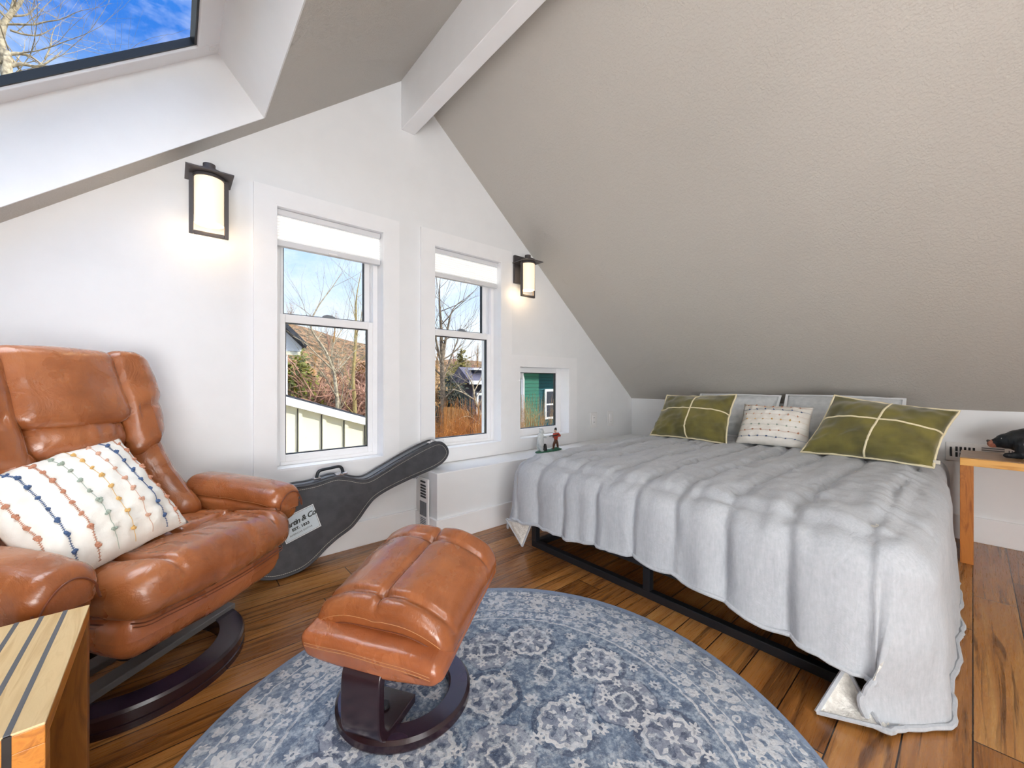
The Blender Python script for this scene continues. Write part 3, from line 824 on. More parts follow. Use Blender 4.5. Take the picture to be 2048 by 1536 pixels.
# ------------------------------------------------------------------ pillows
def pillow(name, corners, T, mat, label, group=None, pinch=.06, sag=.0, wr=.006, flange=0., n=40, seed=0., cat='pillow', exy=.62):
    """corners TL, TR, BL, BR of the seam, front side faces the left-hand normal"""
    TL, TR, BL, BR = [Vector(c) for c in corners]
    c0 = (TL+TR+BL+BR)/4; r = thing(name, label, cat, c0, group=group)
    nrm = (TR-TL+BR-BL).cross(TL-BL+TR-BR).normalized()
    def base(u, v):
        U, V = (u+1)/2, (v+1)/2
        # edges bow inwards, corners stay pointed
        uu = u*(1-pinch*(1-v*v)*abs(u)); vv = v*(1-pinch*(1-u*u)*abs(v))
        U, V = (uu+1)/2, (vv+1)/2
        p = (BL*(1-U)+BR*U)*(1-V)+(TL*(1-U)+TR*U)*V
        return p-c0
    def prof(u, v):
        return max(0., (1-abs(u)**2.6)*(1-abs(v)**2.6))**exy*(1+sag*-v)
    def surf(u, v, sg, off=0.):
        t = prof(u, v)
        w = wr*NO(Vector((u*3+seed, v*3, sg)))+wr*.9*NO(Vector((u*7+seed, v*4, sg+2)))*(1-t*.5)
        w += wr*1.1*NO(Vector((u*5+seed, v*9-u*3, sg+5)))*exp(-((v+.75)/.35)**2)
        return base(u, v)+nrm*sg*(T*.5*t+off+w*min(1, t*4))
    lin_ = [-1+2*i/n for i in range(n+1)]
    F = [[surf(u, v, 1) for v in lin_] for u in lin_]; B = [[surf(u, v, -1) for v in lin_] for u in lin_]
    b = MB().grid(F).grid([row[::-1] for row in B]); b.build('cushion_cover', mat, r, merge=True, angle=180)
    return r, surf, base, nrm
def edgeloop(base, n=24, wav=0., nrm=None):
    L = []
    for i in range(n): L.append((-1+2*i/n, -1))
    for i in range(n): L.append((1, -1+2*i/n))
    for i in range(n): L.append((1-2*i/n, 1))
    for i in range(n): L.append((-1, 1-2*i/n))
    return [base(*p)+(nrm*wav*NO(Vector((i*.35, 2, 3))) if wav else Vector((0,0,0))) for i, p in enumerate(L)]

def sham(c, label):
    r, surf, base, nrm = pillow('bed_pillow', c, .17, sham_fab, label, pinch=.02, wr=.008, seed=c[0][1])
    lp = edgeloop(base, 20); cen = Vector((0,0,0)); G_ = []
    out = [p+(p-cen).normalized()*.021+nrm*.004*NO(Vector((i*.5, 1, 1))) for i, p in enumerate(lp)]
    b = MB().grid([[p, q] for p, q in zip(lp+[lp[0]], out+[out[0]])]); b.build('flange', sham_edge, r)
sham([(3.685,1.62,.885), (3.66,1.005,.885), (3.42,1.63,.572), (3.42,1.005,.572)], 'pale grey bed pillow standing at the window end, half hidden by a green cushion')
sham([(3.65,.94,.895), (3.64,.30,.885), (3.42,.94,.572), (3.42,.29,.572)], 'pale grey bed pillow standing behind the white tufted and right green cushions')

def green(c, label, seed):
    r, surf, base, nrm = pillow('green_cushion', c, .19, olive, label, pinch=.07, sag=.25, wr=.014, seed=seed, cat='cushion')
    b = MB(); b.tube(edgeloop(base, 26, .008, nrm), .0062, 6, closed=True); b.build('edge_cord', cream_cord, r)
    n = 44; L = [-1+2*i/n for i in range(n+1)]
    b = MB(); b.tube([surf(.04, v, 1, .001) for v in L], .0055, 6); b.build('cross_cord', cream_cord, r)
    b = MB(); b.tube([surf(u, .12, 1, .001) for u in L], .0048, 6); b.build('cross_cord', cream_cord, r)
    return r, base
green([(3.22,1.71,.885), (3.21,1.155,.905), (2.99,1.735,.562), (2.955,1.13,.562)], 'olive velvet cushion with cream cross cord, at the window end of the bed', 1.3)
r_, bs_ = green([(3.205,.575,.915), (3.165,.045,.845), (2.975,.70,.562), (2.945,.13,.562)], 'olive velvet cushion with cream cross cord, slumped at the side-table end of the bed', 4.7)
bp = bs_(1, -.86)
MB().box(bp.x-.003, bp.x+.001, bp.y-.022, bp.y+.004, bp.z-.002, bp.z+.018).build('care_tag', stitch_white, r_, smooth=False, bev=.002)

def tufted(c, label, rows, horizontal, T=.15, seed=0., k=8, tuft=.0085, r0=.0022):
    r, surf, base, nrm = pillow('tufted_cushion', c, T, cotton, label, pinch=.05, sag=.15, wr=.01, seed=seed, cat='cushion')
    n = 70
    for i, (pos, mt) in enumerate(rows):
        b = MB()
        f = (lambda s: surf(s, pos, 1, .001)) if horizontal else (lambda s: surf(pos, s, 1, .001))
        L = [-.97+1.94*j/n for j in range(n+1)]
        if mt in (yarn_blue, yarn_rust):          # whip-stitched: little cross bars
            for s in L:
                a_ = f(s)
                d_ = (surf(s, pos+.01, 1, .001)-a_ if horizontal else surf(pos+.01, s, 1, .001)-a_).normalized()*.0032
                b.tube([a_-d_, a_+d_], r0*.5, 4)
        b.tube([f(s) for s in L], r0*.42, 4)
        for j in range(k):
            s = -.88+1.76*(j+.5*(i % 2)*.6+.2)/k
            p = f(min(s, .95)); sc = tuft*(.85+.3*random.random())
            for m_ in range(5):
                dd = Vector((random.uniform(-1,1), random.uniform(-1,1), random.uniform(-1,1)))*sc*.55
                bm = bmesh.new(); bmesh.ops.create_icosphere(bm, subdivisions=1, radius=sc*.75)
                b.add([v_.co+p+dd+nrm*sc*.3 for v_ in bm.verts], [tuple(v_.index for v_ in f_.verts) for f_ in bm.faces]); bm.free()
        b.build('tufted_stripe', mt, r)
    return r
RC = [yarn_rust, yarn_blue, yarn_pink, yarn_yel, yarn_sage, yarn_rust, yarn_blue]
tufted([(3.31,1.135,.832), (3.29,.70,.828), (3.07,1.115,.562), (3.12,.69,.562)], 'small white tufted cushion propped between the two green cushions',
       [(.88-.272*i, m_) for i, m_ in enumerate(RC)], True, .13, 2., 7, .0052, .0013)

# ------------------------------------------------------------------ waterfall tables
nt = thing('side_table', 'amber wood waterfall side table between bed and knee wall, holding the carved bear', 'side table', (3.49, -.25, 0))
hx, hy, ht, th = .178, .297, .585, .045
MB().box(-hx, hx, -hy, hy, ht-th*.12, ht).build('top', walnut, nt, smooth=False, bev=.002)
MB().box(-hx-.001, hx, -hy+.0, hy, ht-th, ht-th*.12).build('top_apron', honey_wood, nt, smooth=False, bev=.002)
for s in (1, -1):
    MB().box(-hx, hx, min(s*hy, s*(hy-.05)), max(s*hy, s*(hy-.05)), 0, ht-th).build('leg', leg_wood, nt, smooth=False, bev=.002)
tb = thing('side_table', 'pale topped wooden waterfall table with dark inlaid strips in front of the armchair', 'side table', (-.355, 1.09, 0))
hx, hy, ht, th = .212, .202, .5, .03
MB().box(-hx, hx, -hy, hy, ht-.004, ht).build('top', maple_top, tb, smooth=False, bev=.001)
MB().box(-hx, hx, -hy, hy, ht-th, ht-.004).build('top_apron', amber_wood, tb, smooth=False, bev=.001)
MB().box(-hx, hx, -hy, -hy+th, 0, ht-th).build('leg', amber_wood, tb, smooth=False, bev=.001)
MB().box(-hx, hx, hy-th, hy, 0, ht-th).build('leg', brown_side, tb, smooth=False, bev=.001)
for i in range(11):
    x = hx-.036-.0338*i
    MB().box(x-.0035, x+.0035, -hy, hy, ht-.002, ht+.0006).build('inlay_strip', inlay, tb, smooth=False)
    MB().box(x-.0045, x+.0045, -hy-.0006, -hy+.002, 0, ht-.002).build('front_inlay_strip', inlay_front, tb, smooth=False)

# ------------------------------------------------------------------ blob figures
def blob(name, items, mat, parent, vox=.004, smooth=2):
    """one continuous surface grown from overlapping ellipsoids and tapered limbs"""
    bm = bmesh.new()
    for it in items:
        if it[0] == 'e':
            _, c, r = it[:3]
            rot = Matrix.Rotation(it[4], 4, it[3]) if len(it) > 3 else Matrix()
            bmesh.ops.create_uvsphere(bm, u_segments=20, v_segments=14, radius=1., matrix=Matrix.Translation(c) @ rot @ Matrix.Diagonal((*r, 1.)))
        else:
            _, p, q, r0, r1 = it; p, q = Vector(p), Vector(q)
            for k in range(9):
                t = k/8; c = p.lerp(q, t); r = r0+(r1-r0)*t
                bmesh.ops.create_uvsphere(bm, u_segments=12, v_segments=8, radius=r, matrix=Matrix.Translation(c))
    me = bpy.data.meshes.new(name); bm.to_mesh(me); bm.free(); me.materials.append(mat)
    o = bpy.data.objects.new(name, me); COL.objects.link(o); o.parent = parent
    md = o.modifiers.new('remesh', 'REMESH'); md.mode = 'VOXEL'; md.voxel_size = vox; md.use_smooth_shade = True
    if smooth:
        sm = o.modifiers.new('smooth', 'SMOOTH'); sm.iterations = smooth; sm.factor = .5
    return o
# carved bear on the side table: head towards the bed
br = thing('carved_bear', 'black carved wooden bear with tan snout on the side table', 'bear carving', (3.5, -.22, .585))
body = blob('body', [
    ('e', (0, -.02, .098), (.075, .125, .076)), ('e', (0, .045, .095), (.066, .07, .062)), ('e', (0, -.1, .085), (.075, .07, .07)),
    ('e', (0, .098, .088), (.044, .045, .042), 'X', -.5), ('c', (0, .1, .085), (0, .134, .074), .036, .026),
    ('e', (-.036, .078, .116), (.014, .01, .018)), ('e', (.036, .078, .116), (.014, .01, .018)),
    ('c', (-.05, .045, .08), (-.052, .05, .022), .036, .02), ('c', (-.052, .05, .02), (-.05, .1, .015), .018, .014),
    ('c', (.05, .045, .08), (.052, .02, .022), .036, .02), ('c', (.052, .02, .02), (.05, .065, .015), .018, .014),
    ('c', (-.055, -.09, .07), (-.06, -.08, .024), .046, .022), ('c', (-.06, -.08, .018), (-.058, -.03, .015), .018, .014),
    ('c', (.055, -.09, .07), (.06, -.1, .024), .046, .022), ('c', (.06, -.1, .018), (.058, -.05, .015), .018, .014),
    ('e', (0, -.165, .1), (.016, .016, .016))], bear_black, br, .0045)
sn = blob('snout', [('c', (0, .124, .078), (0, .147, .068), .027, .0225)], bear_tan, br, .003, 1)
blob('nose', [('e', (0, .163, .082), (.011, .008, .008)), ], paint_dark, sn, .002, 0)
for s in (-1, 1): blob('eye', [('e', (s*.03, .115, .102), (.006, .006, .006))], plate_white if s < 0 else paint_dark, br, .0015, 0)

# little cast figure on the ledge: hunter facing a white bear
fg = thing('hunter_figurine', 'small painted figurine of a red-coated hunter aiming at a white bear on the ledge', 'figurine', (2.34, 2.262, .43))
blob('base', [('e', (-.07, 0, .008), (.085, .038, .012)), ('e', (.05, 0, .008), (.1, .036, .012)), ('e', (.07, 0, .014), (.055, .025, .013)), ('e', (-.02, 0, .01), (.1, .036, .011))], paint_green, fg, .004, 1)
blob('bear', [('e', (-.1, 0, .085), (.032, .028, .055)), ('e', (-.098, 0, .13), (.027, .024, .035)), ('e', (-.088, 0, .175), (.02, .018, .02)), ('c', (-.085, 0, .172), (-.066, 0, .166), .012, .008),
    ('e', (-.096, -.012, .194), (.006, .004, .007)), ('e', (-.096, .012, .194), (.006, .004, .007)),
    ('c', (-.095, -.015, .135), (-.052, -.015, .122), .011, .008), ('c', (-.095, .015, .14), (-.052, .012, .13), .011, .008),
    ('c', (-.105, -.014, .06), (-.1, -.016, .015), .02, .012), ('c', (-.1, -.016, .014), (-.085, -.018, .013), .011, .009),
    ('c', (-.105, .014, .06), (-.1, .016, .015), .02, .012)], paint_fur, fg, .003, 1)
blob('stump', [('c', (-.056, -.006, .02), (-.052, -.004, .058), .02, .013)], paint_dark, fg, .004, 0)
blob('trousers', [('c', (.078, 0, .085), (.048, -.008, .055), .014, .011), ('c', (.048, -.008, .055), (.04, -.01, .022), .011, .008), ('c', (.04, -.01, .02), (.028, -.01, .018), .008, .006),
    ('c', (.082, 0, .085), (.104, .006, .055), .014, .011), ('c', (.104, .006, .055), (.112, .006, .022), .011, .008), ('c', (.112, .006, .02), (.1, .004, .018), .008, .006)], paint_brown, fg, .003, 1)
blob('coat', [('e', (.08, 0, .112), (.02, .017, .034)), ('e', (.082, 0, .132), (.026, .02, .016)), ('c', (.096, -.012, .138), (.11, -.018, .122), .011, .009), ('c', (.11, -.018, .122), (.074, -.018, .122), .009, .006),
    ('c', (.07, .012, .136), (.05, .0, .122), .01, .008)], paint_red, fg, .003, 1)
blob('head', [('e', (.072, 0, .163), (.0115, .011, .014)), ('c', (.076, 0, .15), (.074, 0, .158), .007, .007)], paint_skin, fg, .002, 1)
blob('fur_cap', [('c', (.076, 0, .173), (.078, 0, .182), .0115, .0095)], paint_dark, fg, .002, 1)
b = MB(); b.tube([(-.012, -.016, .128), (.04, -.016, .13)], [.003, .004], 8); b.tube([(.035, -.016, .129), (.062, -.016, .127), (.092, -.016, .132)], [.0045, .006, .007], 8); b.tube([(.03, -.016, .126), (.028, -.016, .116), (.036, -.016, .112)], .003, 6)
b.build('rifle', paint_dark, fg)

# ------------------------------------------------------------------ leather cushions
def crease(d, w, dep): return dep*exp(-(d/w)**2)
def cushion(name, sx, sy, sz, r, fn, mat, parent, M4=None, n=18, m=5, sub=1):
    v, f = rbox(sx, sy, sz, r, n, m, fn)
    if M4 is not None: v = [tuple(M4 @ Vector(p)) for p in v]
    return MB().add(v, f).build(name, mat, parent, sub=sub)
def T(x, y, z): return Matrix.Translation((x, y, z))
def RX_(a): return Matrix.Rotation(radians(a), 4, 'X')
def RY_(a): return Matrix.Rotation(radians(a), 4, 'Y')
def RZ_(a): return Matrix.Rotation(radians(a), 4, 'Z')

def ring_base(name, R, w, h, mat, parent, groove=True):
    p = [(R-w, 0), (R, 0), (R, h*.3), (R-.004, h*.34), (R-.004, h*.42), (R, h*.46), (R, h*.86), (R-.006, h), (R-w+.006, h), (R-w, h*.9)] if groove else \
        [(R-w, 0), (R-.004, 0), (R, h*.2), (R, h*.75), (R-.008, h), (R-w+.005, h), (R-w, h*.85)]
    return MB().lathe(p, 96, closed=True).build(name, mat, parent, angle=30)

# armchair: local -y is the way it faces
ch = thing('recliner_armchair', 'tan brown leather recliner armchair on a round dark wood swivel base', 'armchair', (-.094, 1.885, 0), radians(40))
ring_base('ring_base', .307, .078, .062, dark_wood, ch)
MB().lathe([(.2285, .0622), (.2995, .0622)], 96, caps=False).build('ring_top', dark_wood_top, ch)
MB().box(-.3, .3, -.095, -.035, .055, .078).build('base_bar', bar_grey, ch, smooth=False, bev=.003)
MB().box(-.3, .3, .035, .095, .055, .078).build('base_bar', bar_grey, ch, smooth=False, bev=.003)
MB().lathe([(.055, .07), (.05, .1), (.045, .27), (0, .27)], 32).build('column', steel_black, ch)
MB().box(-.2, .2, -.2, .2, .235, .262).build('mechanism_plate', steel_black, ch, smooth=False, bev=.004)
# seat frame skirt
def skirt(x, y, z):
    k = 1-.06*(z < 0)*abs(z)/.08
    return (x*k, y*(1 if y > 0 else k), z+.012*(x/.29)**2*(z < 0)+.006*NO(Vector((x*9, y*9, z*9))))
cushion('seat_skirt', .57, .62, .155, .05, skirt, leather_dk, ch, T(0, -.03, .315) @ RX_(3), 16, 4)
# seat cushion with front bolster and tufted cross seams
def seatf(x, y, z):
    top_ = max(0., z/.07)
    puff = .022*top_*cos(min(1, abs(x)/.3)*pi/2)*cos(min(1., abs(y+.02)/.36)*pi/2)
    bs_l = y+.125-.03*(x/.25)**2
    d = crease(bs_l, .011, .026)
    if bs_l > 0: d += crease(x-.0, .01, .02)
    d += crease(abs(x)-.205+.03*max(0, -y-.2)/.13, .009, .02)*(1 if y < -.05 else .4)
    d += crease(hypot(x, y+.125), .035, .016)
    w = .006*NO(Vector((x*14, y*5, 1.)))+.005*NO(Vector((x*26, y*9, 4.)))*(y < -.2)
    bow = -.045*(1-(x/.3)**2)*(1 if y < 0 else 0)*(abs(y)/.33)
    return (x, y+bow, z+puff-d*top_+w*(z > -.05))
cushion('seat', .6, .66, .145, .068, seatf, leather, ch, T(0, -.045, .405) @ RX_(-4), 62, 6)
b = MB()
for zz, rr in ((.352, .0022), (.342, .0016)):
    pts = [(-.285, .05, zz+.004), (-.285, -.2, zz), (-.27, -.29, zz)]+[(-.25+.5*i/10, -.355-.03*(1-((i-5)/5)**2), zz) for i in range(11)]+[(.27, -.29, zz), (.285, -.2, zz), (.285, .05, zz+.004)]
    b.tube(catmull(pts, 4), rr, 5)
b.build('seat_stitching', seam_mat, ch)
# backrest frame: origin at the bottom of the back, z runs up the back
BK = T(0, .125, .40) @ RX_(-20)
def shellf(x, y, z):
    k = 1+.0*z
    w_ = 1-.12*max(0, (abs(z)-.2)/.15)
    return (x*w_, y+.05*(x/.3)**2*-1, z)
cushion('back_shell', .56, .1, .70, .045, shellf, leather_dk, ch, BK @ T(-.01, .06, .33), 12, 4)
def lowf(x, y, z):
    f = max(0., -y/.06)
    return (x, y-.018*f*cos(min(1, abs(x)/.15)*pi/2)*cos(min(1, abs(z)/.17)*pi/2), z+.004*NO(Vector((x*12, z*12, 2))))
cushion('lower_back_panel', .30, .13, .34, .055, lowf, leather, ch, BK @ T(-.045, -.03, .17), 14, 5)
def lumf(x, y, z):
    f = max(0., -y/.06)
    w = .008*NO(Vector((x*26, z*7, 7)))*f
    return (x, y-.02*f*cos(min(1, abs(x)/.15)*pi/2)+w, z+.012*(x/.14)**2)
cushion('neck_roll', .32, .17, .165, .075, lumf, leather, ch, BK @ T(-.05, -.03, .40), 20, 6)
def headf(x, y, z):
    f = max(0., -y/.07)
    w = .005*NO(Vector((x*9, z*14, 3)))*f
    return (x, y-.022*f*cos(min(1, abs(x)/.15)*pi/2)*cos(min(1., abs(z)/.16)*pi/2)+w-.02*(z < 0)*(z/.13)**2, z-.016*cos(min(1, abs(x)/.15)*pi/2)*(z < 0)+.006*cos(min(1, abs(x)/.15)*pi/2)*(z > 0))
cushion('headrest', .335, .19, .285, .05, headf, leather, ch, BK @ T(-.05, -.04, .585), 22, 6)
for s in (1, -1):
    def wing(x, y, z, s=s):
        q = z/.18; xo = s*x                                # >0 is outboard
        taper = .012*max(0, q)**3*(xo > 0) + .03*max(0., -q)*(xo > 0)
        up = -.075*max(0., -q)*(.5-xo/.17)                  # slanted lower edge, inboard end lower
        f = max(0., -y/.07)
        w = .006*NO(Vector((x*9+s, z*16, 5)))*f-crease(z+.05-.02*xo/.08, .012, .012)*f*(xo > -.05)
        return (x-s*taper, y-.01*f*cos(min(1, abs(x)/.08)*pi/2)+.03*max(0, xo/.08)**2-w, z+up-.02*(xo > 0)*(xo/.08)**2*max(0, q))
    cushion('headrest_wing', .185, .185, .36, .042, wing, leather, ch, BK @ T(-.05+s*.228, -.037, .55), 18, 6)
    def bol(x, y, z, s=s):
        q = z/.2; xo = s*x
        sh = s*.035*(-q)                                    # flares outwards going down
        cut = -.06*max(0, q)*(.5-xo/.16)
        f = max(0., -y/.06)
        w = .007*NO(Vector((x*7+s*3, z*18, 8)))*f
        return (x+sh, y-.05*max(0., -q)-.015*f*cos(min(1, abs(x)/.08)*pi/2)+w+.03*max(0, xo/.08), z+cut)
    cushion('side_bolster', .155, .15, .42, .065, bol, leather, ch, BK @ T(-.035+s*.22, -.03, .225), 16, 6)
    # armrest pad with gathered front, on a steel bracket
    def arm(x, y, z, s=s):
        fr = max(0., -y/.24)
        w = .004*NO(Vector((x*10, y*16+s, z*10)))
        puff = .012*max(0, z/.08)*cos(min(1, abs(x)/.08)*pi/2)
        c_ = crease(z-.02, .008, .007)*(abs(x) > .05)*(1 if s*x < 0 else 0)
        return (x*(1-.04*fr**4)+.012*s*fr+c_*s, y+.012*(z < 0)*fr, z+puff+w-.02*fr**2*(z > 0)+.022*fr**2*(z < 0))
    A4 = T(.338 if s > 0 else -.395, -.085, .495 if s > 0 else .485) @ RZ_(-s*4) @ RX_(3)
    cushion('armrest', .155, .48, .175, .045, arm, leather, ch, A4, 20, 6)
    ends = [(.066*cos(t), -.2405-.001*sin(3*t), .07*sin(t)) for t in [pi*(-.05+1.1*i/14) for i in range(15)]]
    b = MB(); b.tube(catmull([A4 @ Vector(arm(*p)) for p in ends], 3), .0024, 6); b.build('armrest_piping', seam_mat, ch)
    rim = [(-s*.0765, -.2+.4*i/10, .03) for i in range(11)]
    b = MB(); b.tube(catmull([A4 @ Vector(arm(*p)) for p in rim], 3), .0012, 5); b.build('armrest_stitching', thread, ch)
    b = MB(); b.tube([(s*.33, .02, .44), (s*.335, .02, .34), (s*.25, .02, .27), (s*.1, .02, .255)], .016, 8); b.build('arm_bracket', steel_black, ch)
    MB().lathe([(0, -.02), (.02, -.02), (.024, -.005), (.024, .01), (0, .016)], 20).build('adjuster_knob', steel_black, ch).matrix_local = T(s*.345, -.09, .39) @ RY_(s*90)

# tufted cushion on the armchair
tufted([(-.457,1.80,.72), (-.152,2.03,.80), (-.235,1.465,.475), (.04,1.725,.525)],
       'white tufted cushion with coloured knots leaning in the leather armchair',
       [(-.86+.245*i, m_) for i, m_ in enumerate([yarn_rust, yarn_blue, yarn_rust, yarn_sage, yarn_yel, yarn_pink, yarn_blue, yarn_rust])], False, .17, 5., 8, .0066, .002)

# ------------------------------------------------------------------ footstool
fs = thing('leather_footstool', 'tan brown leather footstool on a dark ring base, standing on the round rug', 'footstool', (.555, 1.165, .011), radians(-58))
ring_base('ring_base', .203, .066, .034, dark_wood, fs, False)
MB().lathe([(.143, .0342), (.194, .0342)], 96, caps=False).build('ring_top', dark_wood_top, fs)
# local x runs along the roll edge, local -y towards the post
v = []
prof = [(-.04, .036), (-.155, .036), (-.184, .044), (-.2, .068), (-.205, .11), (-.203, .19), (-.19, .222), (-.155, .24), (-.05, .265)]
pc = [(p.x, p.y) for p in catmull([(a_, c_, 0) for a_, c_ in prof], 5)]
G_ = []
for i, (y, z) in enumerate(pc):
    a_ = Vector(pc[min(i+1, len(pc)-1)])-Vector(pc[max(i-1, 0)]); nn = Vector((a_.y, -a_.x)).normalized()*-.013
    o_, i_ = (y-nn.x, z-nn.y), (y+nn.x, z+nn.y)
    G_.append([(-.06, *o_), (.06, *o_), (.06, *i_), (-.06, *i_), (-.06, *o_)])
b = MB().grid(G_); b.add(G_[0][:4], [(0,1,2,3)]); b.add(G_[-1][:4], [(0,1,2,3)])
b.build('bentwood_post', dark_wood, fs, bev=.003, angle=35)
MB().lathe([(0, .008), (.012, .008), (.014, 0), (.014, -.002)], 16).build('bolt', steel_black, fs, loc=(0, -.105, .05))
CU = T(.012, .0, .322) @ RX_(13)
def basef(x, y, z):
    return (x*(1+.02*(z > 0)), y, z+.004*NO(Vector((x*9, y*9, z*9)))+.022*((x/.22)**2-.5)*(z < 0)-.02*max(0, x/.22)**2*(z > 0))
cushion('cushion_base', .43, .45, .09, .028, basef, leather_dk, fs, CU @ T(0, 0, -.022), 16, 5)
def topf(x, y, z):
    tz = max(0., (z+.005)/.04)
    arch = .022*cos(min(1, abs(x)/.25)*pi/2)*tz
    d = crease(y+.148, .008, .011)+crease(y-.115, .008, .012)+crease(x-.01-.008*sin(y*9), .008, .012)
    d += crease(hypot(x-.01, y-.115), .024, .01)+crease(hypot(x-.01, y+.148), .02, .006)
    pf = .008*tz*abs(sin((x-.01)/.22*pi))*abs(cos((y+.016)/.29*pi))**.5
    w = (.010*NO(Vector((x*5+5, y*19, 2)))*(max(0, abs(x)-.06)/.16)**1.2+.002*NO(Vector((x*20, y*20, 1))))*tz
    droop = -.062*(max(0., abs(x)-.06)/.17)**2
    return (x, y, z+arch+pf-d*tz+w+droop)
cushion('cushion_top', .44, .405, .078, .036, topf, leather, fs, CU @ T(0, .034, .042), 52, 7)
def along(y, z, n=16, e=.198): return [CU @ T(0, .034, .042) @ Vector(topf(-e+2*e*i/n, y, z)) for i in range(n+1)]
MB().tube(catmull(along(-.203, -.008), 3), .0018, 5).build('front_welt', seam_mat, fs)
MB().tube(catmull(along(-.202, .008), 3), .0009, 4).build('stitching', thread, fs)
for yy, zz in ((-.2245, -.002), (-.2252, -.011)):
    MB().tube(catmull([CU @ T(0, 0, -.022) @ Vector(basef(-.19+.38*i/14, yy, zz+.022)) for i in range(15)], 2), .0009, 4).build('stitching', thread, fs)

# ------------------------------------------------------------------ camera
TH = radians(40.6); FPX = 790.
cd = bpy.data.cameras.new('camera'); cam = bpy.data.objects.new('camera', cd); COL.objects.link(cam)
cam.location = (0, 0, 1.0); cam.rotation_euler = (pi/2, 0, -TH); cd.sensor_width = 36.; cd.lens = FPX/2048*36; cd.shift_y = -4/2048; cd.clip_start = .02
S.camera = cam
def at(u, v, y):
    """point on the plane at distance y beyond the viewer that is seen in this direction"""
    a_, c_ = (u-1024)/FPX, (764-v)/FPX
    d = Vector((sin(TH)+cos(TH)*a_, cos(TH)-sin(TH)*a_, c_)); return Vector((0, 0, 1))+d*(y/d.y)

# ------------------------------------------------------------------ outdoors
ZG = -2.7
bark_pale = M('pale_bark', (206,192,164), .8, (140,126,104), 18, 4)
bark_grey = M('grey_brown_bark', (150,132,110), .85, (92,78,64), 14, 4)
bark_yel = M('yellow_bark', (190,172,112), .8, (150,128,84), 18)
twig_red = M('reddish_twigs', (190,146,124), .85, (120,86,68), 2.)
twig_gold = M('golden_brown_twigs', (200,158,100), .85, (128,98,62), 1.6)
grass_or = M('orange_dry_grass', (206,140,70), .85, (160,98,46), 6.)
grass_tan = M('tan_dry_grass', (206,168,110), .85, (150,112,68), 6.)
leaf_gr = M('yellow_green_leaves', (138,136,42), .7, (62,72,24), 4.)
leaf_con = M('golden_conifer_foliage', (140,122,42), .75, (72,70,28), 3.)
leaf_dk = M('dark_evergreen_foliage', (40,50,34), .8, (22,28,22), 3.)
hill_m = M('winter_woodland_slope', (158,118,82), .95, (70,60,40), 2.6, 8, bump=.8, bs=4, bd=.5, stretch=(1.,1.,.35), lo=.4, hi=.6)
yard_m = M('winter_yard_ground', (120,102,74), .95, (86,80,50), .8, 5)
cream_board = M('cream_siding', (253,246,216), .7)
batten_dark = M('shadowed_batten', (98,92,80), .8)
fascia_w = M('white_fascia', (250,250,248), .5)
roof_dk = M('dark_shingle', (70,72,80), .85, (52,54,60), 20)
roof_pu = M('purple_grey_shingle', (96,92,108), .85, (74,70,86), 20)
grey_side = M('grey_house_siding', (84,82,92), .8)
win_dark = M('dark_house_window', (70,74,84), .2)
fence_w = M('weathered_shaded_fence_boards', (158,114,64), .8, (112,80,46), 9, stretch=(6,6,1))  # boards coloured darker to put the fence's shade into them
def siding(name, c):
    m = bpy.data.materials.new(name); t = NT(m); z = t.xyz(t.co())[2]
    fz = t.m('FRACT', t.m('DIVIDE', z, .11))
    col = t.mix(t.m('LESS_THAN', fz, .16), rgba(c), rgba(tuple(x*.72 for x in c)))
    t.out(col, .7, t.bump(fz, .5, .02)); return m
teal_l = siding('teal_siding_lit', (58,128,106)); teal_d = siding('teal_siding_shaded', (24,96,104))  # one siding in lit and shaded copies, wall shading put into the colour

struct(MB().box(-40, 60, G+.35, 80, ZG-.2, ZG).build('ground', yard_m, smooth=False), 'brown winter yard below the windows', 'ground')
Gd = []
for i in range(41):
    x = -15+i*1.6; row = []
    for j in range(21):
        y = 15+j*1.6; s = min(1, (y-15)/26)
        k = .55+.45*max(0, min(1, (20-x)/24))
        row.append((x, y, ZG-.1+11.5*k*s*s*(3-2*s)+.5*NO(Vector((x*.25, y*.25, 1)))))
    Gd.append(row)
struct(MB().grid(Gd).build('hillside', hill_m), 'brown wooded hillside beyond the yard', 'hillside')

def grow(b, p, d, L, r, depth, rnd, spread=.6, kids=(2, 4), up=.12, n=5, taper=.7):
    pts = [p]; rad = [r]; q = p; dd = d.normalized(); k = 4
    for i in range(k):
        dd = (dd+Vector((rnd.uniform(-1,1), rnd.uniform(-1,1), rnd.uniform(-1,1)))*.16+Vector((0,0,up*.4))).normalized()
        q = q+dd*L/k; pts.append(q); rad.append(r*(1-(1-taper*.6)*(i+1)/k))
    b.tube(pts, rad, n, cap=False)
    if depth <= 0: return
    for c in range(rnd.randint(*kids)):
        i = rnd.randint(1, k); o = pts[i]
        sd = Vector((rnd.uniform(-1,1), rnd.uniform(-1,1), rnd.uniform(-.3,.8)))
        nd = (dd*(1-spread*.5)+sd*spread+Vector((0,0,up))).normalized()
        grow(b, o, nd, L*rnd.uniform(.5,.8), rad[i]*rnd.uniform(.45,.7), depth-1, rnd, spread, kids, up, max(3, n-1), taper)
    grow(b, pts[-1], dd, L*.7, rad[-1], depth-1, rnd, spread, kids, up, max(3, n-1), taper)
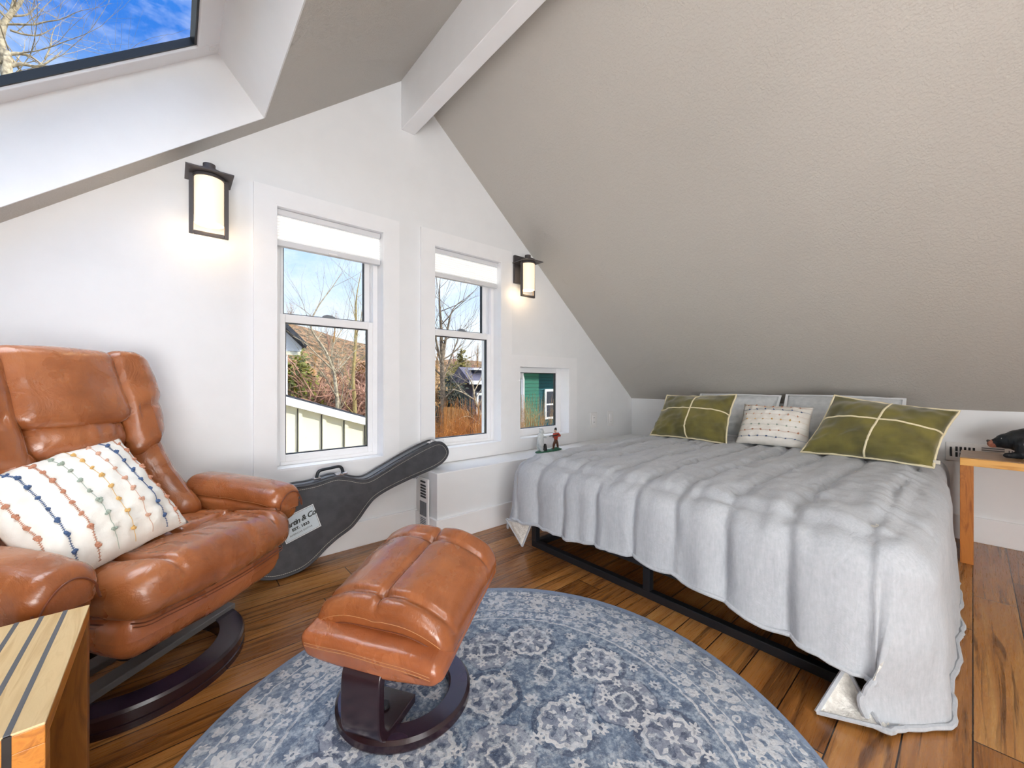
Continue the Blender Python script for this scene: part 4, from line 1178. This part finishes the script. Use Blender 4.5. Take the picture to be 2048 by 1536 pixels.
def tree(name, base, h, r, label, mat, seed, depth=4, lean=(0,0), group=None, limbs=(), spread=.6, kids=(2,4), up=.12, first=.45):
    rnd = random.Random(seed); b = MB(); p0 = Vector((0,0,0))
    if limbs:
        for L_ in limbs:
            pts = [Vector(p)-base for p, _ in L_]; rr = [q for _, q in L_]
            sm = catmull(pts, 4); n = len(sm); R_ = [rr[min(len(rr)-1, int(i/4))]*(1-(i % 4)/4)+rr[min(len(rr)-1, int(i/4)+1)]*((i % 4)/4) for i in range(n)]
            b.tube(sm, R_, 7)
            for i in range(2, n, 2):
                d = (sm[min(i+1, n-1)]-sm[i-1]).normalized()
                sd = Vector((rnd.uniform(-1,1), rnd.uniform(-1,1), rnd.uniform(-.2,.9)))
                grow(b, sm[i], (d*.5+sd).normalized(), h*rnd.uniform(.5,1.), R_[i]*.42, depth-2, rnd, spread, kids, up, 4)
    else:
        grow(b, p0, Vector((lean[0], lean[1], 1)), h*first, r, depth, rnd, spread, kids, up, 7)
    o = b.build(name, mat, loc=base, angle=180); return prop(o, label, 'tree', group)
def clump(name, c, size, n, leaf, mat, label, seed, cat='shrub', group=None, stem=None, shape=1.):
    """leafy shrub: many small leaf blades round a bushy volume, with stems inside"""
    rnd = random.Random(seed); base = Vector((c[0], c[1], c[2])); b = MB()
    for i in range(n):
        while True:
            u = Vector((rnd.uniform(-1,1), rnd.uniform(-1,1), rnd.uniform(0,1)))
            if hypot(u.x, u.y) <= (1-u.z**2)**.5*shape+(1-shape)*(1-u.z): break
        k = .55+.45*rnd.random()**.4
        p = Vector((u.x*size[0]*k, u.y*size[1]*k, u.z*size[2]*(.9+.1*k)))
        p += Vector((NO(p*1.7), NO(p*1.7+Vector((9,0,0))), NO(p*1.7+Vector((0,9,0)))))*.25
        a_ = Vector((rnd.uniform(-1,1), rnd.uniform(-1,1), rnd.uniform(-.6,.9))).normalized()*leaf*rnd.uniform(.6,1.3)
        w = a_.orthogonal().normalized()*leaf*.28
        b.add([p-w*.3, p+a_*.5-w, p+a_, p+a_*.5+w], [(0,1,2,3)])
    r = b.build(name, mat, loc=base, smooth=False); prop(r, label, cat, group)
    sb = MB()
    for i in range(7):
        sb.tube([(0.1*rnd.uniform(-1,1), .1*rnd.uniform(-1,1), 0), (size[0]*.4*rnd.uniform(-1,1), size[1]*.4*rnd.uniform(-1,1), size[2]*.8)], [.03, .008], 5)
    sb.build('stem', stem or bark_grey, r); return r
def reeds(name, c, size, n, h, mat, label, seed, cat='grass', kind=None, r=.004):
    rnd = random.Random(seed); b = MB(); base = Vector(c)
    for i in range(n):
        a_ = rnd.uniform(0, 2*pi); k = sqrt(rnd.random()); p = Vector((cos(a_)*k*size[0], sin(a_)*k*size[1], 0))
        L = h*rnd.uniform(.55,1.05); o = Vector((p.x*.35+rnd.uniform(-.2,.2), p.y*.35+rnd.uniform(-.2,.2), L))
        q = p+o*.55+Vector((rnd.uniform(-.06,.06), rnd.uniform(-.06,.06), 0))
        b.tube([p, q, p+o], [r, r*.8, r*.35], 3, cap=False)
        for m_ in range(2):
            t_ = rnd.uniform(.4,.9); s_ = p.lerp(p+o, t_)
            b.tube([s_, s_+Vector((rnd.uniform(-.2,.2), rnd.uniform(-.2,.2), rnd.uniform(.05,.25)))*h*.6], [r*.55, r*.25], 3, cap=False)
    o = b.build(name, mat, loc=base, smooth=False); return prop(o, label, cat, kind=kind)

# cream outbuilding below the first window
sb = thing('outbuilding', 'cream board-and-batten outbuilding with white rake board below the first window', 'outbuilding', (1.6, 5.5, ZG))
rk = lambda x: .822-(.822-.5)/(2.029-1.039)*(x-1.039)       # top of the rake
def sl_(p): return (p[0]-1.6, p[1]-5.5, p[2]-ZG)
b = MB(); b.prism([(-2.2, ZG), (2.9, ZG), (2.9, rk(2.9)-.06), (-2.2, rk(-2.2)-.06)], lambda p: sl_((p[0], 5.5, p[1])), lambda p: sl_((p[0], 8.4, p[1]))); b.build('wall', cream_board, sb, smooth=False)
b = MB(); b.prism([(-2.4, rk(-2.4)-.1), (3.0, rk(3.0)-.1), (3.0, rk(3.0)), (-2.4, rk(-2.4))], lambda p: sl_((p[0], 5.42, p[1])), lambda p: sl_((p[0], 5.5, p[1]))); b.build('rake_board', fascia_w, sb, smooth=False)
b = MB(); b.prism([(-2.4, rk(-2.4)), (3.0, rk(3.0)), (3.0, rk(3.0)+.025), (-2.4, rk(-2.4)+.025)], lambda p: sl_((p[0], 5.43, p[1])), lambda p: sl_((p[0], 8.5, p[1]))); b.build('roof', roof_dk, sb, smooth=False)
for i in range(-8, 6):
    x = 1.207+.279*i
    MB().box(x-1.6-.022, x-1.6+.022, -.03, 0, 0, rk(x)-.1-ZG).build('batten', cream_board, sb, smooth=False)
    MB().box(x-1.6-.034, x-1.6-.0225, -.012, 0, 0, rk(x)-.1-ZG).build('batten_shade_strip', batten_dark, sb, smooth=False)  # dark strip painting in the shade beside each batten

# white house gable seen past the left edge of the first window
wh = thing('white_house', 'white house gable corner with dark roof edge at the left of the first window', 'house', (.5, 9, ZG))
wl = lambda p: (p[0]-.5, p[1]-9, p[2]-ZG)
b = MB(); b.prism([(-.9, ZG), (1.75, ZG), (1.75, 1.63), (2.0, 1.63), (2.01, 1.72), (-.4, 4.15), (-.9, 3.7)], lambda p: wl((p[0], 9, p[1])), lambda p: wl((p[0], 9.85, p[1]))); b.build('wall', fascia_w, wh, smooth=False)
b = MB(); b.prism([(2.05, 1.70), (2.07, 1.78), (-.4, 4.3), (-.4, 4.17)], lambda p: wl((p[0], 8.8, p[1])), lambda p: wl((p[0], 9.95, p[1]))); b.build('roof', roof_dk, wh, smooth=False)
b = MB(); b.prism([(-.9, 1.55), (1.98, 1.55), (1.98, 1.62), (-.9, 1.62)], lambda p: wl((p[0], 8.98, p[1])), lambda p: wl((p[0], 9.02, p[1]))); b.build('soffit_trim', cream_board, wh, smooth=False)

# teal house beyond the small window
th_ = thing('teal_house', 'teal lap-sided house with white downspout seen through the small window', 'house', (9, 9, ZG))
tl = lambda p: (p[0]-9, p[1]-9, p[2]-ZG)
b = MB(); b.prism([(8.13, 9), (8.84, 9), (8.84, 9.6), (8.13, 9.6)], lambda p: tl((p[0], p[1], ZG)), lambda p: tl((p[0], p[1], 1.34))); b.build('wall', teal_l, th_, smooth=False)
b = MB(); b.prism([(8.84, 9.35), (12.5, 9.35), (12.5, 10.5), (8.84, 10.5)], lambda p: tl((p[0], p[1], ZG)), lambda p: tl((p[0], p[1], 1.5))); b.build('wall', teal_d, th_, smooth=False)
b = MB(); b.prism([(8.8, 10.2), (9.3, 10.2), (9.3, 10.45), (8.8, 10.45)], lambda p: tl((p[0], p[1], ZG)), lambda p: tl((p[0], p[1], 1.3))); b.build('wall', teal_d, th_, smooth=False)
b = MB(); b.box(*[c for c in (8.0-9, 12.8-9, 8.75-9, 9.5-9, 1.32-ZG, 1.46-ZG)]); b.build('eave', fascia_w, th_, smooth=False)
b = MB(); b.prism([(8.5, 1.46), (13.3, 1.46), (11, 3.2)], lambda p: (p[1-1]-9-.5, p[0]*0+1.6, p[1]-ZG), lambda p: (p[0]-9-.5, -.45, p[1]-ZG)); b.build('roof', roof_dk, th_, smooth=False)
b = MB(); b.tube([tl(p) for p in ((7.98, 8.85, 1.32), (8.0, 8.88, 1.22), (8.09, 8.94, 1.08), (8.1, 8.94, ZG))], .055, 8); b.build('downspout', fascia_w, th_)
w_ = MB().box(9.42-9, 10.0-9, 9.29-9, 9.36-9, -.25-ZG, .76-ZG).build('window_frame', fascia_w, th_, smooth=False)
b = MB(); b.box(9.5-9, 9.92-9, 9.28-9, 9.295-9, -.17-ZG, .22-ZG); b.box(9.5-9, 9.92-9, 9.28-9, 9.295-9, .28-ZG, .68-ZG); b.build('pane', win_dark, w_, smooth=False)

# grey house past the second window
ph = thing('grey_house', 'purple grey house with white eaves at the right of the second window', 'house', (11, 14, ZG))
pl = lambda p: (p[0]-11, p[1]-14, p[2]-ZG)
MB().box(9.75-11, 15-11, 0, 1, 0, .9-ZG).build('wall', grey_side, ph, smooth=False)
b = MB(); b.prism([(13.7, .95), (13.7, 1.05), (14.5, 1.65), (15.3, 1.05), (15.3, .95)], lambda p: (9.4-11, p[0]-14, p[1]-ZG), lambda p: (15.4-11, p[0]-14, p[1]-ZG)); b.build('roof', roof_pu, ph, smooth=False)
MB().box(9.4-11, 15.4-11, -.36, -.28, .9-ZG, 1.06-ZG).build('eave', fascia_w, ph, smooth=False)
w_ = MB().box(9.95-11, 11.2-11, -.05, .02, -.45-ZG, .52-ZG).build('window_frame', fascia_w, ph, smooth=False)
b = MB(); b.box(10.06-11, 10.55-11, -.06, -.04, -.35-ZG, .42-ZG); b.box(10.62-11, 11.1-11, -.06, -.04, -.35-ZG, .42-ZG); b.build('pane', win_dark, w_, smooth=False)
MB().box(9.95-11, 12-11, .1, .7, .9-ZG, 1.55-ZG).build('dormer', grey_side, ph, smooth=False)
MB().box(9.8-11, 12.2-11, -.05, .8, 1.52-ZG, 1.6-ZG).build('dormer_eave', fascia_w, ph, smooth=False)

# fences
fn = thing('board_fence', 'weathered wooden board fence panel in the yard below the second window', 'fence', (6.15, 10, ZG))
b = MB()
for i in range(7): b.box(-.1+i*.13-.35+.26, -.1+i*.13-.35+.37, 0, .03, 0, .27-ZG-(i > 1)*.03*(i-1))
b.build('board_panel', fence_w, fn, smooth=False); MB().box(-.2, .68, .03, .08, 1.2, 1.3).build('rail', fence_w, fn, smooth=False)
pf = thing('picket_fence', 'pale picket fence with square post at the foot of the second window', 'fence', (7.08, 10, ZG))
MB().box(-.06, .06, -.06, .06, 0, -.28-ZG).build('post', maple_top, pf, smooth=False)
b = MB()
for i in range(12): b.box(.1+i*.085, .13+i*.085, -.02, .02, 0, -.34-ZG)
b.build('pickets', maple_top, pf, smooth=False); MB().box(.06, 1.15, -.03, .03, -.36-ZG, -.31-ZG).build('rail', maple_top, pf, smooth=False)

# trees, thickets, grasses
yA = 6.9
base = at(678, 900, 8.8); base.z = ZG
q = lambda u, v, r_, y=8.8: (at(u, v, y), r_)
tree('bare_tree', base, 1.0, .05, 'pale barked bare tree with forking limbs in the middle of the first window', bark_pale, 3, 4,
     limbs=[[(base, .07), q(676,840,.045), q(672,780,.038), q(668,742,.03)],
            [q(668,742,.03), q(650,700,.022), q(622,655,.018), q(635,615,.013), q(664,575,.009), q(684,545,.004)],
            [q(668,742,.02), q(640,715,.014), q(612,688,.01), q(585,672,.006)],
            [q(670,745,.02), q(690,725,.014), q(712,700,.01), q(735,690,.006)],
            [q(668,740,.02), q(664,700,.014), q(680,665,.01), q(700,640,.006)]], spread=.75)
base = at(708, 900, 9.3); base.z = ZG
q2 = lambda u, v, r_: (at(u, v, 9.3), r_)
tree('bare_tree', base, .9, .05, 'slender yellow barked bare tree at the right of the first window', bark_yel, 11, 4,
     limbs=[[(base, .06), q2(710,830,.045), q2(706,760,.04), q2(710,700,.034), q2(712,645,.024), q2(713,595,.014), q2(722,545,.005)]], spread=.6)
base = at(888, 900, 12); base.z = ZG
q3 = lambda u, v, r_: (at(u, v, 12), r_)
tree('bare_tree', base, 1.7, .09, 'tall bare tree with upright limbs at the left of the second window', bark_grey, 21, 4,
     limbs=[[(base, .13), q3(886,800,.09), q3(884,720,.075), q3(882,650,.05), q3(879,600,.03), q3(880,560,.01)],
            [q3(884,720,.06), q3(895,660,.04), q3(905,620,.022), q3(925,600,.008)],
            [q3(885,735,.05), q3(872,680,.034), q3(866,630,.018), q3(868,590,.006)],
            [q3(886,760,.04), q3(900,720,.03), q3(915,680,.018), q3(922,650,.007)]], spread=.6)
base = at(958, 900, 8.5); base.z = ZG
q4 = lambda u, v, r_: (at(u, v, 8.5), r_)
tree('bare_tree', base, .8, .04, 'small pale spreading tree in front of the grey house', bark_pale, 31, 4,
     limbs=[[(base, .05), q4(962,850,.035), q4(950,800,.028), q4(945,770,.02), q4(930,740,.01)],
            [q4(950,800,.02), q4(925,785,.012), q4(905,778,.005)], [q4(948,785,.018), q4(962,755,.01), q4(968,730,.004)],
            [q4(962,850,.018), q4(935,832,.012), q4(905,846,.005)]], spread=.8)
base = at(2, 300, 9.5); base.z = ZG
q5 = lambda u, v, r_: (at(u, v, 9.5), r_*.5)
tree('bare_tree', base, 1.35, .12, 'sunlit bare white-limbed tree seen through the skylight', bark_pale, 44, 4,
     limbs=[[(base, .12), q5(14,200,.12), q5(10,130,.1), q5(2,80,.085), q5(8,48,.08), q5(22,28,.065), q5(42,2,.05), q5(60,-40,.03)],
            [q5(20,32,.05), q5(29,0,.045), q5(32,-30,.03)],
            [q5(8,110,.06), q5(35,107,.045), q5(60,112,.035), q5(85,130,.02)],
            [q5(12,134,.06), q5(45,128,.05), q5(75,133,.035), q5(105,118,.02), q5(125,100,.008)],
            [q5(20,60,.035), q5(50,69,.026), q5(78,70,.02), q5(100,60,.01), q5(118,50,.005)],
            [q5(90,118,.022), q5(100,95,.018), q5(104,70,.012), q5(112,50,.005)],
            [q5(25,32,.03), q5(52,30,.022), q5(66,20,.016), q5(80,6,.007)]], spread=.8, kids=(2,3))
rr = random.Random(5)
protos = [None, None]; SPOTS = []
def spot(r_, i, y0, y1, ra, rb, gap):
    for _ in range(400):
        y = r_.uniform(y0, y1); x = y*r_.uniform(*(ra if i % 2 else rb))
        if all(hypot(x-a_, y-c_) > gap for a_, c_ in SPOTS): break
    SPOTS.append((x, y)); return y, x
SPOTS += [(12.1, 18.4), (9.7, 14), (8.3, 13.4)]
for i in range(30):
    y, x = spot(rr, i, 19., 35., (.17, .40), (.56, .80), 2.0)
    s = min(1, (y-15)/26); kk = .55+.45*max(0, min(1, (20-x)/24)); z = ZG-.3+11.5*kk*s*s*(3-2*s)
    m_ = (i//2) % 2
    if protos[m_] is None:
        o = tree('bare_tree', Vector((x, y, z)), 3.9, .1, 'bare winter tree on the hillside', twig_gold if m_ else twig_red, 60+m_, 5, spread=.5, kids=(2,4), first=.3)
        protos[m_] = o
    else:
        o = protos[m_].copy(); COL.objects.link(o); o.location = (x, y, z); k = rr.uniform(.7, 1.15); o.scale = (k, k, k); o.rotation_euler = (0, 0, rr.uniform(0, 6.28))
    o['group'] = 'bare trees on the hillside'
    o['label'] = 'golden brown bare tree among those on the far hillside' if m_ else 'reddish bare tree among those on the far hillside'
clump('bamboo_thicket', (2.35, 10.6, ZG), (.95, .6, 4.6), 5200, .13, leaf_gr, 'yellow green leafy bamboo thicket left in the first window', 2)
clump('conifer', (12.1, 18.4, ZG), (1.3, 1.2, 5.8), 4600, .24, leaf_con, 'golden green conifer in the middle of the second window', 4, 'tree', shape=.5)
clump('evergreen_shrub', (8.35, 13.4, ZG), (1.15, .8, 4.1), 4200, .17, leaf_dk, 'dark evergreen shrub behind the board fence, second window', 6)
clump('evergreen_shrub', (4.1, 13.6, ZG), (1.2, 1.2, 3.6), 2800, .2, leaf_dk, 'dark evergreen shrub behind the bramble, first window', 8)
rs = random.Random(17); pro = []
for i in range(18):
    y, x = spot(rs, i, 15., 24., (.18, .39), (.57, .78), 1.75); k = i % 3
    s_ = min(1, (y-15)/26); z = ZG-.25+11.5*s_*s_*(3-2*s_)
    if len(pro) < 3:
        o = clump('hillside_shrub', (x, y, z), (1.0, .9, 2.3), 1500, .2, (leaf_con, twig_gold, twig_red)[k], '', 70+k)
        pro.append(o)
    else:
        o = copytree(pro[k]); o.location = (x, y, z); q_ = rs.uniform(.8, 1.3); o.scale = (q_, q_, q_); o.rotation_euler = (0, 0, rs.uniform(0, 6))
    o['label'] = ('olive green scrubby bush on the far hillside', 'golden scrubby bush on the far hillside', 'reddish scrubby bush on the far hillside')[k]
    o['group'] = 'scrubby bushes on the hillside'
rnd = random.Random(9); b = MB()
for i in range(620):
    p = Vector((rnd.uniform(-1,1), rnd.uniform(-.6,.6), rnd.uniform(0, 2.2)))
    d = Vector((rnd.uniform(-1,1), rnd.uniform(-.5,.5), rnd.uniform(-.2,1.1))).normalized(); L = rnd.uniform(.6, 1.6)
    q_ = p+d*L*.5+Vector((0,0,.12)); b.tube([p, q_, p+d*L+Vector((0,0,-.1))], [.016, .013, .006], 4, cap=False)
o = b.build('bramble_thicket', twig_red, loc=(3.3, 10.2, ZG+1.2), smooth=False); prop(o, 'tangled reddish bare bramble right in the first window', 'shrub')
reeds('ornamental_grass', (5.1, 7.7, ZG), (.62, .4), 700, 3.2, grass_or, 'clump of orange dry ornamental grass low in the second window', 12, kind='stuff', r=.007)
reeds('ornamental_grass', (7.0, 7.6, ZG), (.7, .4), 460, 3.25, grass_tan, 'clump of tan dry grass stalks in front of the teal house', 13, kind='stuff', r=.006)

# ------------------------------------------------------------------ sky, sun, added fill lights
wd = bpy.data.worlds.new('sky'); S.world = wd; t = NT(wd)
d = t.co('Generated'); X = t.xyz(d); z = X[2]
blue = t.ramp(z, [(.0, rgba((120,112,98))), (.003, rgba((244,244,244))), (.12, rgba((222,233,246))), (.33, rgba((168,204,242))), (.55, rgba((52,118,210))), (.74, rgba((70,136,222))), (.9, (5.2,5.5,6.0))])  # overbright zenith stop added out of view to light the armchair through the skylight
cl = t.noise(t.scale(d, (1.6, 1.6, 3.2)), 2.3, 6, .62, dist=.4)
cm = t.ramp(cl, [(.45, (0,0,0)), (.72, (1,1,1))])
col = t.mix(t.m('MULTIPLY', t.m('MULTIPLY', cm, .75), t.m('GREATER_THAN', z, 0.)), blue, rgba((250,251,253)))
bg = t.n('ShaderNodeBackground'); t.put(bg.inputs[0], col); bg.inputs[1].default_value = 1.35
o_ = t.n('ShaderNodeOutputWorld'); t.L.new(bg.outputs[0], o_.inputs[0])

sd = bpy.data.lights.new('sun', 'SUN'); sd.energy = 4.4; sd.angle = radians(.6); sd.color = (1,.94,.84)
so = bpy.data.objects.new('sun', sd); COL.objects.link(so); so.rotation_euler = Vector((-.62, .58, -.5)).to_track_quat('-Z', 'Y').to_euler()
def area(name, loc, tgt, sx, sy, e, c=(1,1,1)):
    l = bpy.data.lights.new(name, 'AREA'); l.shape = 'RECTANGLE'; l.size = sx; l.size_y = sy; l.energy = e; l.color = c
    o = bpy.data.objects.new(name, l); COL.objects.link(o); o.location = loc
    o.rotation_euler = (Vector(tgt)-Vector(loc)).to_track_quat('-Z', 'Y').to_euler(); return o
area('fill_light', (-.7, -1.9, 1.9), (.7, 1.8, .6), 1.8, 1.0, 72, (.965,.985,1))  # unseen area lights behind the viewer, added to brighten the room
area('fill_light', (.1, -.5, 2.25), (.3, 1.1, 0), 1.6, 1.2, 34, (.965,.985,1))
area('fill_light', (-.6, -1.5, .7), (1.9, 1.0, 2.2), 1.6, 1.2, 78, (1,.985,.97))

S.view_settings.view_transform = 'Standard'
S.view_settings.look = 'None'
S.view_settings.exposure = 0.
S.cycles.use_denoising = True
S.cycles.max_bounces = 6; S.cycles.diffuse_bounces = 4; S.cycles.glossy_bounces = 3; S.cycles.transparent_max_bounces = 12
S.cycles.use_adaptive_sampling = True; S.cycles.use_light_tree = False; S.cycles.adaptive_threshold = .13; S.cycles.adaptive_min_samples = 12
S.cycles.sample_clamp_indirect = 6.
